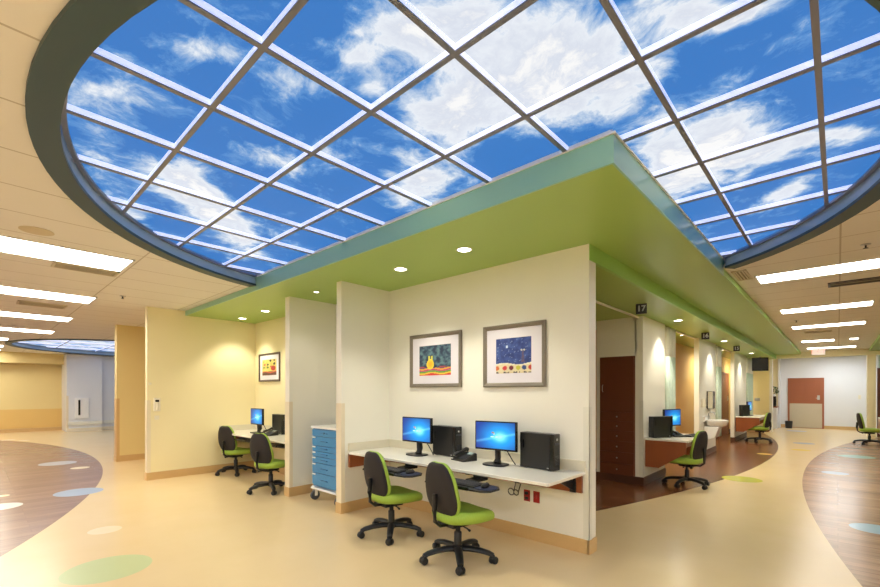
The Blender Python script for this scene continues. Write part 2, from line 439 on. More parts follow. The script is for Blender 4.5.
# green soffits
SF = 2.615; SX = -1.0
sbox('ceiling_soffit', GREEN, -8.66, SX, SF, 4.0, S1, S1 + .05)
sbox('ceiling_soffit', GREEN, -1.72, SX, 4.0, 20.3, S1, S1 + .05)
sbox('ceiling_soffit', GREEN, -6.2, -1.72, 4.0, 20.3, S2, S2 + .05)
sbox('trim_5', GREENSKY, -8.66, SX, SF - .015, SF, S1, 3.048)
sbox('trim_6', GREENSKY, SX, SX + .015, SF - .015, 6.0, S1, 3.048); sbox('trim_6', GREENF, SX, SX + .015, 6.0, 20.3, S1, CH)
sbox('trim_7', GREENF, -1.72, -1.685, FW + .003, 20.3, S2, S1)
sbox('ceiling_soffit', WHITE, -8.6, SX, SF, 7.2, 3.05, 3.084)
sbox('ceiling_soffit', GREEN, -8.6, SX, SF, 7.2, 2.92, 3.03)
# white edging where the panels meet the soffit
mb = MB(); mb.box(-5.9, SX + .028, SF - .028, SF - .0155, 3.042, 3.052); mb.box(SX + .0155, SX + .028, SF - .0155, 6.0, 3.042, 3.0515)
struct('trim_8', mb, WHITE)
# right-hand soffit across the corridor, far bulkhead
sbox('ceiling_soffit', GREEN, 0.78, 6.0, 7.0, 20.3, S1, S1 + .05)
sbox('trim_9', GREENF, 0.765, 0.78, 7.0, 20.3, S1, CH)
sbox('trim_10', WALLY, -2.0, 6.0, 20.3, 20.5, 2.74, CH)
sbox('trim_11', WALLO, -22.1, -21.95, -6.0, 2.42, 2.56, CH)

# walls
def basebd(name, x0, x1, y0, y1, m=None, h=.13): return sbox(name, m or BB, x0, x1, y0, y1, 0, h)
sbox('wall_front', WALL, -4.5, -1.69, FW, FW + .15, 0, S1)
sbox('wall_front', WALLY, -8.6, -5.9, FW, FW + .15, 0, S1)
sbox('wall_front', WALL, -5.78, -4.62, FW, FW + .15, 0, S1)
sbox('wall_front', WALLO, -11.4, -8.7, FW, FW + .15, 0, CH)
sbox('wall_wing', WALL, -4.6, -4.5, 3.09, FW + .15, 0, S1)
sbox('wall_wing', WALL, -5.9, -5.78, 3.09, FW + .15, 0, S1)
sbox('wall_wing', WALLY, -8.72, -8.6, 2.02, FW + .15, 0, CH)
sbox('wall_wing', WALLO, -11.6, -11.4, 2.12, 8.0, 0, CH)
sbox('wall_left', WALLG, -21.4, -21.2, 2.42, 3.48, 0, CH - .03)
sbox('wall_left', WALLG, -21.6, -21.4, 3.48, 8.0, 0, CH - .03)
sbox('wall_left', WALLG, -22.5, -21.4, 2.42, 2.5, 0, CH - .03)
sbox('wall_left', WALLO, -22.7, -22.5, -6, 2.5, 0.0, CH)
sbox('wall_left', WALLO2, -22.5, -22.48, -6, 2.42, 0.14, .85)
sbox('wall_north', WALLG, -21.6, -11.4, 8.0, 8.2, 0, CH + .3)
# end walls behind the camera and to the right
sbox('wall_back', WALLY, -25.2, 6.2, -6.2, -6.0, 0, CH)
sbox('wall_right', WALLY, 6.0, 6.2, -6.2, 24.2, 0, CH)
# bays
sbox('wall_bay', WALL, -2.4, -2.3, 7.4, 8.5, 0, S2)
mb = MB(); mb.box(-3.06, -3.0, 7.3, 7.4, 0, S2); mb.box(-3.0, -2.4, 7.3, 7.4, 2.09, S2); mb.box(-2.42, -2.3, 7.3, 7.4, 0, S2)
struct('wall_bay', mb, WALL)
sbox('wall_bay', WALL, -2.4, -2.3, 11.1, 12.9, 0, S2)
sbox('wall_bay', WALL, -2.4, -2.3, 15.6, 17.9, 0, S2)
sbox('wall_bay', WALLT, -3.1, -2.95, 8.4, 20.3, 0, S2)
sbox('wall_bay', WALLT, -6.0, -3.06, 8.3, 8.4, 0, S2)
sbox('wall_bay', WALLT, -6.2, -6.0, 4.0, 8.4, 0, S2)
sbox('wall_bay', WALLYG, -3.7, -1.85, 20.2, 20.3, 0, S1)
sbox('wall_bay', WALL, -1.88, -1.80, 20.18, 20.5, 0, S1)
sbox('wall_far', WALLY, -3.0, -1.83, 23.0, 23.1, 0, CH)
sbox('wall_far', WALLG, -1.83, 0.95, 23.5, 23.65, 0, CH)
sbox('wall_far', WALLG, -1.86, -1.80, 22.98, 23.6, 0, CH)
sbox('wall_far', WALLY, -3.1, -3.0, 20.3, 23.1, 0, CH)
sbox('wall_far', WALLG, .95, 6.0, 23.5, 23.65, 0, CH)
sbox('wall_far', WALLY, 0.72, 0.93, 20.4, 20.8, 0, CH)
sbox('wall_far', WALLTEAL, 1.0, 6.0, 20.5, 20.6, 0, CH)
# baseboards
basebd('baseboard_front', -4.5, -1.69, FW - .012, FW); basebd('baseboard_front', -1.70, -1.678, FW - .012, FW + .15)
basebd('baseboard_front', -8.6, -5.9, FW - .012, FW); basebd('baseboard_front', -5.78, -4.62, FW - .012, FW)
basebd('baseboard_wing', -4.5, -4.488, 3.09, FW - .012); basebd('baseboard_wing', -4.61, -4.488, 3.078, 3.09); 
basebd('baseboard_wing', -5.78, -5.768, 3.09, FW - .012); basebd('baseboard_wing', -5.912, -5.768, 3.078, 3.09)
basebd('baseboard_wing', -8.6, -8.588, 2.02, FW - .012); basebd('baseboard_wing', -8.73, -8.588, 2.008, 2.02)
basebd('baseboard_wing', -11.4, -11.388, 2.12, FW); basebd('baseboard_wing', -11.61, -11.388, 2.108, 2.12)
basebd('baseboard_left', -21.2, -21.185, 2.42, 3.48, GUARD); basebd('baseboard_left', -21.4, -21.385, 3.48, 8, GUARD)
basebd('baseboard_left', -22.5, -22.46, -6, 2.42)
basebd('baseboard_bay', -2.3, -2.285, 7.3, 8.5, BBD); basebd('baseboard_bay', -3.06, -2.285, 7.285, 7.3, BBD)
basebd('baseboard_bay', -2.3, -2.285, 11.1, 12.9, BBD); basebd('baseboard_bay', -2.4, -2.285, 11.085, 11.1, BBD)
basebd('baseboard_bay', -2.3, -2.285, 15.6, 17.9, BBD); basebd('baseboard_bay', -2.4, -2.285, 15.585, 15.6, BBD)
basebd('baseboard_bay', -2.95, -2.935, 8.4, 20.2, BBD)
basebd('baseboard_far', -1.8, .95, 23.485, 23.5)
basebd('baseboard_far', -2.95, -1.88, 20.185, 20.2)
# corner guards
def guard(name, x, y, sx, sy, z1=1.36, m=GUARD, wd=.055):
    mb = MB(); mb.box(x, x + sx * .004, y - sy * .004, y + sy * wd, .13, z1); mb.box(x + sx * .004, x - sx * wd, y, y - sy * .004, .13, z1)
    return struct(name, mb, m)
guard('trim_12', -1.69, FW, 1, 1, m=GUARDW)
def endcap(name, x0, x1, y, m):   # sleeve over the end of a wing wall
    mb = MB(); mb.box(x0 - .004, x1 + .004, y - .004, y, .13, 1.36); mb.box(x0 - .004, x0, y, y + .05, .13, 1.36); mb.box(x1, x1 + .004, y, y + .05, .13, 1.36)
    return struct(name, mb, m)
endcap('trim_13', -4.6, -4.5, 3.09, GUARD); endcap('trim_14', -5.9, -5.78, 3.09, GUARD)
endcap('trim_15', -8.72, -8.6, 2.02, GUARD); endcap('trim_16', -11.6, -11.4, 2.12, BB)
guard('trim_17', -2.3, 7.3, 1, 1, m=GUARDW)
guard('trim_18', -21.2, 2.42, 1, 1)
endcap('trim_19', -1.88, -1.80, 20.18, GUARDW)
sbox('trim_20', GUARDW, -21.19, -21.15, 2.46, 3.48, .26, .38); sbox('trim_21', GUARDW, -21.39, -21.35, 3.49, 6, .26, .38)

# ------------------------------------------------------------------ skylight grid and luminous sky panels
BLOBS = [(-3.2,-3.2,0,0,0,0)]
CLOUDPX = [  # x, y, rx, ry, angle, amount : the cloud banks printed on the film
 (187,45,52,9,8,.5),(115,100,42,20,15,.5),(300,83,24,13,20,.5),(360,55,18,11,0,.7),(372,88,13,13,0,.6),(415,30,40,26,0,.75),
 (428,186,34,20,-10,1.1),(420,115,22,14,10,.6),(185,185,38,14,25,1.0),(212,212,34,13,35,1.05),(242,238,22,12,40,1.0),(285,160,22,9,25,.6),
 (240,150,16,8,15,.5),(335,158,24,9,20,.35),(560,48,80,36,5,.95),(505,92,66,34,-5,1.15),(455,120,34,22,0,1.0),(440,35,40,22,0,.6),
 (603,98,44,28,-20,1.1),(690,14,40,18,0,1.05),(735,18,34,9,-15,.9),(722,138,46,28,-10,1.05),(682,182,44,16,-20,1.3),(755,150,30,13,-12,.8),
 (805,140,40,7,-8,.8),(850,132,26,4,0,.5),(790,190,26,8,-35,.9),(765,200,16,6,-30,.6),(660,150,22,20,0,.9),(130,215,24,12,20,.6),(95,150,22,16,20,.35),
 (770,65,40,10,0,-.35),(690,75,30,16,0,-.3),(330,120,30,16,0,-.3),(250,180,12,8,0,-.2),(500,160,16,8,0,-.6),(540,150,26,10,-20,-.5),(700,210,18,10,0,-.6),(480,12,16,10,0,.5)]
F_, AX = 432.0, math.atan(398 / 432)
def film_clouds(zp):
    """cloud banks as ellipses on the film, in metres"""
    out = []
    fw = Vector((-math.sin(AX), math.cos(AX), 0)); rt = Vector((math.cos(AX), math.sin(AX), 0))
    def P(px, py):
        r = fw + rt * ((px - 440) / F_); t = (zp - 1.5) / ((392 - py) / F_)
        return Vector((r.x * t, r.y * t))
    for x, y, rx, ry, a, amt in CLOUDPX:
        c = P(x, y); ca, sa = math.cos(R(a)), math.sin(R(a))
        u = P(x + rx * ca, y + rx * sa) - c; v = P(x - ry * sa, y + ry * ca) - c
        det = u.x * v.y - u.y * v.x
        if abs(det) < 1e-9: continue
        out.append((c.x, c.y, u.x, u.y, v.x, v.y, det, amt))
    return out
FILM = film_clouds(3.09)
def cloudness(x, y):
    s = 0.0
    for cx, cy, ux, uy, vx, vy, det, amt in FILM:
        dx, dy = x - cx, y - cy
        a = (dx * vy - dy * vx) / det; b = (ux * dy - uy * dx) / det
        d2 = a * a + b * b
        if d2 < 9: s += (amt + (.12 if 0 < amt < .75 else 0)) * math.exp(-d2 * 0.8)
    return max(-.5, min(1.3, s))
def clip_poly(poly, a, b, c):      # keep a*x+b*y<=c
    out = []
    for i in range(len(poly)):
        p, q = poly[i], poly[(i + 1) % len(poly)]
        dp, dq = a * p[0] + b * p[1] - c, a * q[0] + b * q[1] - c
        if dp <= 0: out.append(p)
        if dp * dq < 0:
            t = dp / (dp - dq); out.append((p[0] + t * (q[0] - p[0]), p[1] + t * (q[1] - p[1])))
    return out
def clip_circle(poly, cx, cy, r, n=96):
    if all(math.hypot(p[0] - cx, p[1] - cy) < r * .995 for p in poly): return poly
    for k in range(n):
        a = 2 * PI * k / n
        poly = clip_poly(poly, math.cos(a), math.sin(a), math.cos(a) * cx + math.sin(a) * cy + r)
        if len(poly) < 3: return []
    return poly
GX = [-0.07 - .611 * k for k in range(-1, 11)][::-1]
GY = [0.277 + .613 * k for k in range(-1, 12)]
def skylight(cx, cy, r, gx, gy, hidden, label, clouds, dens):
    t = thing('skylight', (0, 0, 0), label, 'skylight')
    zp = 3.09
    for i in range(len(gx) - 1):
        for j in range(len(gy) - 1):
            x0, x1, y0, y1 = gx[i], gx[i + 1], gy[j], gy[j + 1]
            if hidden(x0, x1, y0, y1): continue
            mb = MB(); cl = []
            N = dens
            for a in range(N):
                for b in range(N):
                    q = [(x0 + (x1 - x0) * (a + da) / N, y0 + (y1 - y0) * (b + db) / N) for da, db in ((0, 0), (1, 0), (1, 1), (0, 1))]
                    q = clip_circle(q, cx, cy, r)
                    if len(q) < 3: continue
                    mb.add([(p[0], p[1], zp) for p in q], [tuple(reversed(range(len(q))))])
                    cl += [clouds(*p) for p in q]
            if not mb.f: continue
            me = bpy.data.meshes.new('sky_panel'); me.from_pydata(mb.v, [], mb.f); me.update()
            at = me.attributes.new('cloud', 'FLOAT', 'POINT'); at.data.foreach_set('value', cl)
            me.materials.append(SKY)
            o = bpy.data.objects.new('sky_panel', me); COL.objects.link(o); o.parent = t
            # give the film its own thickness
            sm = o.modifiers.new('thick', 'SOLIDIFY'); sm.thickness = .004; sm.offset = -1
    hw = .0135
    def chord(v, c0, c1):
        d = r * r - (v - c0) ** 2
        return None if d <= 0 else (c1 - d ** .5, c1 + d ** .5)
    for x in gx:
        s = chord(x, cx, cy)
        if not s: continue
        y0, y1 = s
        if x < SX and hidden is hid1: y1 = min(y1, SF)
        if y1 - y0 < .05: continue
        MB().box(x - hw, x + hw, y0, y1, 3.045, 3.052).build('grid_bar', BARM, t); MB().box(x - hw + .002, x + hw - .002, y0, y1, 3.052, 3.0865).build('bar_glow_strip', SIDEGLOW, t)  # upper strip glows in place of sky-lit bar sides
    for y in gy:
        s = chord(y, cy, cx)
        if not s: continue
        x0, x1 = s
        if y > SF and hidden is hid1: x0 = max(x0, SX)
        if x1 - x0 < .05: continue
        MB().box(x0, x1, y - hw, y + hw, 3.0455, 3.0525).build('grid_bar', BARM, t); MB().box(x0, x1, y - hw + .002, y + hw - .002, 3.0525, 3.086).build('bar_glow_strip', SIDEGLOW, t)
    # curved edge angle
    e = MB(); n = 120
    for k in range(n):
        a0, a1 = 2 * PI * k / n, 2 * PI * (k + 1) / n
        if hidden is hid1 and not keep1(cx + r * math.cos((a0 + a1) / 2), cy + r * math.sin((a0 + a1) / 2)): continue
        def P(rr, a, z): return (cx + rr * math.cos(a), cy + rr * math.sin(a), z)
        e.add([P(r, a0, 3.04), P(r, a1, 3.04), P(r - .03, a1, 3.04), P(r - .03, a0, 3.04), P(r, a0, 3.06), P(r, a1, 3.06), P(r - .03, a1, 3.06), P(r - .03, a0, 3.06)],
              [(0, 1, 2, 3), (4, 5, 6, 7), (2, 3, 7, 6)])
    e.build('edge_trim', BARM, t)
    return t
def hid1(x0, x1, y0, y1): return y0 > SF - .01 and x1 < SX + .01
skylight(CC[0], CC[1], CR - .005, GX, GY, hid1, 'large round skylight ceiling of square sky and cloud panels over the green soffit', cloudness, 12)
def hid2(x0, x1, y0, y1): return False
gx2 = [-21.4 + 1.22 * k for k in range(0, 7)]; gy2 = [0.8 + 1.22 * k for k in range(0, 7)]
skylight(C2[0], C2[1], CR2 - .005, gx2, gy2, hid2, 'second round sky panel ceiling far down the left corridor', lambda x, y: .7 + .5 * noise.noise(Vector((x * .7, y * .7, 3))), 3)

# ------------------------------------------------------------------ lamps
def troffer(cx, cy, along, label, group, L=1.2, W=.6, lens=LENS):
    t = thing('ceiling_light', (cx, cy, CH), label, 'ceiling light', 0 if along == 'X' else PI / 2, group)
    f = MB(); a, b = L / 2, W / 2
    f.box(-a, a, -b, -b + .02, -.012, 0); f.box(-a, a, b - .02, b, -.012, 0); f.box(-a, -a + .02, -b, b, -.012, 0); f.box(a - .02, a, -b, b, -.012, 0)
    f.build('frame', WHITE, t)
    MB().box(-a + .02, a - .02, -b + .02, b - .02, -.007, -.002).build('diffuser', lens, t)
    return t
LX = [-6.0, -8.67, -11.3, -14.0, -16.7, -19.3, -21.3]
LW = ['nearest the big round skylight, beside the wide air grille', 'second from the big round skylight', 'third from the big round skylight', 'fourth from the big round skylight', 'fifth from the big round skylight', 'sixth from the big round skylight', 'nearest the far ochre wall']
for x, wd in zip(LX, LW):
    troffer(x, {-6.0: .60, -8.67: .69, -11.3: .74, -14.0: .74}.get(x, .08), 'Y', 'left corridor fluorescent ceiling light, ' + wd, 'fluorescent lights over the left corridor', L=1.24, W=.66)
RY = [6.88, 9.9, 12.55, 16.2, 18.9]
RW = ['nearest the big round skylight', 'second from the skylight, past the long dark grille', 'third from the skylight', 'fourth from the skylight', 'just in front of the exit sign']
for y, wd in zip(RY, RW):
    troffer(-.17 if y != 16.2 else -.42, y, 'X', 'right corridor fluorescent ceiling light, ' + wd, 'fluorescent lights over the right corridor', L=1.2 if y != 16.2 else .72, W=.52)
for p in [(-3.2, -2.2, 'left of three in the row behind the camera'), (-.6, -2.2, 'middle of three in the row behind the camera'), (2.0, -2.2, 'right of three in the row behind the camera'),
          (2.4, .6, 'right of the skylight, nearer the camera'), (2.4, 3.2, 'right of the skylight, nearer the bays'), (-5.8, -3.4, 'first of four along the left lobby wall'), (-9, -3.4, 'second of four along the left lobby wall'),
          (-13, -3.4, 'third of four along the left lobby wall'), (-17, -3.4, 'fourth of four along the left lobby wall'), (-.6, -4.4, 'in the rear row, nearer the middle'), (3.4, -4.4, 'in the rear row, far right corner')]:
    troffer(p[0], p[1], 'X', 'added unseen fill light ' + p[2], 'added fill lights out of view', lens=LENSH)  # unseen lamps added to brighten the front wall and floor
troffer(.32, 16.2, 'X', 'short fluorescent ceiling light piece right of the fourth right corridor light', 'short corridor light', L=.2, W=.4)
troffer(0, 22.0, 'X', 'fluorescent ceiling light beyond the far bulkhead', 'lights beyond the bulkhead', lens=LENSH)

def downlight(x, y, z, label, power=SPOT_W, r=.062, col=(1, .92, .74), blend=.6, ang=105):
    t = thing('downlight', (x, y, z), label, 'downlight', 0, 'recessed downlights in the green soffit')
    MB().lathe([(r + .014, 0), (r + .014, -.006), (r, -.006), (r, 0)], n=24).build('trim_ring', WHITE, t, smooth=True)
    MB().lathe([(r, -.001), (r, -.004)], n=24).build('lens', LAMP, t)
    ld = bpy.data.lights.new('downlight_lamp', 'SPOT'); ld.energy = power; ld.color = col; ld.spot_size = R(ang); ld.spot_blend = blend; ld.shadow_soft_size = .05
    lo = bpy.data.objects.new('downlight_lamp', ld); COL.objects.link(lo); lo.parent = t; lo.location = (0, 0, -.03)
    return t
downlight(-3.58, 3.24, S1, 'round downlight in green soffit above the left end of the picture wall')
downlight(-2.64, 3.21, S1, 'round downlight in green soffit above the starry blue picture')
downlight(-8.15, 3.42, S1, 'round downlight above the left workstation, close to the cream wall')
downlight(-7.12, 3.37, S1, 'round downlight above the left workstation, in front of the small picture')
downlight(-5.25, 3.2, S1, 'small downlight in the soffit above the blue drawer cart', 10, r=.03)
downlight(-2.0, 8.15, S2, 'downlight over the bay desk beside the room number 17', 55)
downlight(-2.0, 12.2, S2, 'downlight over the sink beside the room number 16', 55)
downlight(-2.0, 16.6, S2, 'downlight over the farthest bay desk, nearest the television', 55)
for k, (yy, lb) in enumerate(((9.1, 'just behind the curtain of room 17'), (10.3, 'over the tan wall left of the sink, second in its bay'), (13.5, 'just past the sink curtain'), (14.8, 'above the wide wood door deep in the bays'), (18.6, 'near the television'))):
    downlight(-2.46, yy, S2, 'added wall-wash spot ' + lb, 80, r=.03, blend=1.0, ang=160)  # spots added to brighten the tan bay walls
downlight(-5.2, 6.6, S2, 'added downlight deep inside the first bay', 80)  # added to lighten the bay interior

# ------------------------------------------------------------------ things on the ceiling
def grille(x0, x1, y0, y1, label, slots, axis='X', m=VENT, dark=VENTD):
    t = thing('air_grille', ((x0 + x1) / 2, (y0 + y1) / 2, CH), label, 'air vent')
    a, b = (x1 - x0) / 2, (y1 - y0) / 2
    f = MB(); e = .025
    f.box(-a, a, -b, -b + e, -.012, 0); f.box(-a, a, b - e, b, -.012, 0); f.box(-a, -a + e, -b, b, -.012, 0); f.box(a - e, a, -b, b, -.012, 0)
    f.build('frame', m, t)
    MB().box(-a + e, a - e, -b + e, b - e, -.004, -.001).build('duct_opening', dark, t)
    s = MB()
    for k in range(slots):
        if axis == 'X':
            c = -b + e + (2 * b - 2 * e) * (k + .5) / slots; s.box(-a + e, a - e, c - .006, c + .006, -.012, -.005)
        else:
            c = -a + e + (2 * a - 2 * e) * (k + .5) / slots; s.box(c - .006, c + .006, -b + e, b - e, -.012, -.005)
    s.build('slats', m, t)
    return t
grille(-6.66, -6.38, .62, 1.22, 'square air grille in the left tile ceiling beside the nearest fluorescent light', 4, 'Y')
grille(-.1, 1.1, 7.72, 8.02, 'long dark slot grille between the first two right corridor lights', 2, 'X', DGREY, VENTD)
grille(-.95, -.80, 6.2, 6.75, 'small pale grille at the green soffit edge near the skylight', 3, 'Y')
grille(-9.9, -9.5, .5, 1.1, 'air grille between the second and third left corridor lights', 4, 'Y')
grille(-.6, -.1, 13.6, 13.9, 'narrow grille behind the third right corridor light', 2, 'X', VENT, VENTD)
def ceil_disc(name, x, y, z, label, cat, m, r=.1, h=.02):
    t = MB().lathe([(r, 0), (r, -h * .5), (r * .8, -h), (.002, -h)], n=24).build(name, m, smooth=True)
    t.location = (x, y, z); return tag(t, label, cat)
ceil_disc('ceiling_speaker', -5.3, .4, CH, 'round flush speaker in the left tile ceiling near the skylight rim', 'speaker', mat('speaker_grille', (206, 192, 160), .7), .12, .008)
for x, y, z, lb in [(-7.95, 1.55, CH, 'sprinkler head in the left tile ceiling beyond the skylight rim'), (.2, 5.95, CH, 'sprinkler head in the right tile ceiling before the first light'), (-.62, 11.3, CH, 'sprinkler head near the soffit between two right corridor lights')]:
    t = thing('sprinkler', (x, y, z), lb, 'sprinkler')
    MB().lathe([(.04, 0), (.04, -.006), (.012, -.01)], n=16).build('escutcheon', STEEL, t, smooth=True)
    MB().lathe([(.008, -.008), (.008, -.035), (.02, -.037), (.02, -.04)], n=12).build('deflector', DGREY, t, smooth=True)

# exit sign
t = thing('exit_sign', (-.46, 18.3, CH), 'illuminated white exit sign with red letters hanging in the right corridor', 'exit sign')
MB().box(-.17, .17, -.02, .02, -.27, -.06).build('housing', WHITE, t, bevel=.005)
MB().box(-.155, .155, -.0235, -.0205, -.26, -.07).build('face', EXITW, t)
text_mesh('EXIT', .165, EXITR, facing((0, -.026, -.165), (1, 0, 0)), 'lettering', t, bold=.001)
MB().lathe([(.012, 0), (.012, -.06)], n=10).build('stem', WHITE, t)

# room numbers
for n_, y in (('17', 6.28), ('16', 10.2), ('15', 13.7)):
    t = thing('room_number_sign', (-2.0 if n_ != '15' else -1.97, y, S2), f'small dark hanging sign with room number {n_}', 'room sign', R(12)); t['label'] = {'17': 'dark hanging room number sign 17, nearest the picture wall', '16': 'dark hanging room number sign 16, above the wall with the sink', '15': 'dark hanging room number sign 15, farthest and smallest'}[n_]
    MB().box(-.07, .07, -.012, .012, -.14, 0).build('plate', SIGND, t, bevel=.004)
    text_mesh(n_, .11, BLACKG if False else mat('sign_figures' + n_, (196, 200, 214), .5), facing((0, -.0145, -.07), (1, 0, 0)), 'figures', t, bold=.003)
    MB().box(-.02, .02, -.008, .008, -.004, 0).build('bracket', STEEL, t)

# ------------------------------------------------------------------ pictures
def art_panel(name, w_, h_, fn, m, parent, n=56, y=0.0):
    vs = []; fs = []; cols = []
    for j in range(n + 1):
        for i in range(n + 1):
            vs.append(((i / n - .5) * w_, y, (j / n - .5) * h_)); cols.append((*lin(fn(i / n, j / n)), 1))
    for j in range(n):
        for i in range(n):
            a = j * (n + 1) + i; fs.append((a, a + 1, a + n + 2, a + n + 1))
    me = bpy.data.meshes.new(name); me.from_pydata(vs, [], fs); me.update()
    ca = me.color_attributes.new('Col', 'FLOAT_COLOR', 'POINT')
    for i, c in enumerate(cols): ca.data[i].color = c
    me.materials.append(m)
    o = bpy.data.objects.new(name, me); COL.objects.link(o); o.parent = parent
    return o
PRINT = attr_mat('printed_art', rough=.35)
def fb(x, y, s=1.0, z=0.0): return noise.fractal(Vector((x * s, y * s, z)), 1.0, 2.0, 4)
def mixc(a, b, t):
    t = max(0, min(1, t)); return tuple(a[i] + (b[i] - a[i]) * t for i in range(3))
def art_a(u, v):
    c = mixc((24, 46, 76), (92, 128, 138), .5 + 1.1 * fb(u, v, 9, 1))
    # wavy coloured ground
    wl = .27 + .03 * math.sin(u * 9 + 1)
    if v < wl:
        k = int((v + .025 * math.sin(u * 10 + .6)) / .05)
        c = [(212, 60, 60), (226, 200, 70), (92, 160, 70), (196, 60, 130), (230, 170, 60), (120, 70, 110), (210, 84, 70)][k % 7]
    dx, dy = (u - .36) / .115, (v - .37) / .17
    if dx * dx + dy * dy < 1: c = mixc((244, 176, 40), (250, 226, 60), dx * dx + dy * dy)
    for ex in (.32, .41):
        if abs(u - ex) < .022 and .5 < v < .66: c = (220, 214, 90)
    return c
def art_b(u, v):
    c = mixc((34, 54, 118), (66, 92, 160), .5 + .9 * fb(u, v, 7, 4))
    if noise.noise(Vector((u * 46, v * 46, 2))) > .52: c = (150, 170, 210)
    if ((u - .32) ** 2 + (v - .76) ** 2) < .0012: c = (206, 220, 240)
    g = .27 + .03 * math.sin(u * 7)
    if v < g:
        c = (222, 212, 176)
        if v > g - .03: c = (238, 234, 214)
        for cx, cc in ((.03, (214, 110, 60)), (.26, (206, 66, 70)), (.45, (110, 30, 50)), (.64, (196, 190, 70)), (.81, (58, 76, 130)), (.98, (190, 70, 60))):
            if (u - cx) ** 2 + (v - .15) ** 2 < .0042: c = cc
        if v < .035 + .02 * fb(u, 0, 14): c = (70, 60, 70) if fb(u, .3, 16) > 0 else (216, 200, 160)
    if abs(u - .77) < .055 * (1 - (v - .3) / .45) and .3 < v < .62: c = mixc((110, 84, 100), (70, 80, 130), fb(u, v, 20) + .5)
    if ((abs(u - .77) - .035) ** 2 + (v - .64) ** 2) < .0005: c = (200, 204, 190)
    return c
def art_c(u, v):
    c = mixc((206, 190, 90), (226, 212, 130), .5 + fb(u, v, 7, 7))
    if v < .25: c = mixc((120, 60, 50), (60, 44, 60), .5 + fb(u, v, 12))
    for cx, cy, cc, rr in ((.1, .85, (170, 190, 90), .06), (.35, .85, (214, 200, 90), .06), (.58, .92, (24, 22, 24), .07), (.85, .94, (70, 50, 30), .06), (.18, .68, (196, 70, 60), .06), (.4, .68, (50, 60, 36), .07),
                          (.85, .72, (40, 40, 30), .08), (.12, .5, (110, 140, 70), .06), (.4, .5, (80, 120, 60), .07), (.78, .44, (176, 30, 40), .16), (.62, .55, (190, 90, 70), .06)):
        if (u - cx) ** 2 + (v - cy) ** 2 < rr * rr: c = cc
    if abs(v - .2 - .03 * math.sin(u * 8)) < .03: c = (206, 90, 60)
    return c
def picture(x0, x1, z0, z1, fn, fm, label, fr=.045, mt=.12):
    cx, cz = (x0 + x1) / 2, (z0 + z1) / 2; w_, h_ = x1 - x0, z1 - z0
    t = thing('framed_picture', (cx, FW, cz), label, 'picture', 0, 'framed pictures on the workstation walls')
    a, b = w_ / 2, h_ / 2; f = MB()
    # mitred moulding, raised at its outer edge
    prof = [(0, 0), (0, -.026), (.012, -.03), (fr - .008, -.02), (fr, -.014), (fr, 0)]
    rs = []
    for o, d in prof:
        rs.append([(-a + o, d, -b + o), (a - o, d, -b + o), (a - o, d, b - o), (-a + o, d, b - o)])
    f.rings(rs + [rs[0]], cap=False); f.build('frame', fm, t)
    MB().box(-a + fr - .004, a - fr + .004, -.010, -.002, -b + fr - .004, b - fr + .004).build('mat_board', MATBD, t)
    art_panel('print', w_ - 2 * fr - 2 * mt, h_ - 2 * fr - 2 * mt * .85, fn, PRINT, t, y=-.0112)
    return t
picture(-4.07, -3.21, 1.558, 2.222, art_a, FRAME, 'pewter-framed picture of a yellow figure on wavy coloured ground under dark sky')
picture(-2.89, -2.125, 1.552, 2.216, art_b, FRAME, 'pewter-framed picture of a starry blue night over a row of round flowers')
picture(-8.40, -7.56, 1.70, 2.24, art_c, FRAMED, 'smaller dark-framed picture of coloured dots above the left workstation', fr=.035, mt=.1)

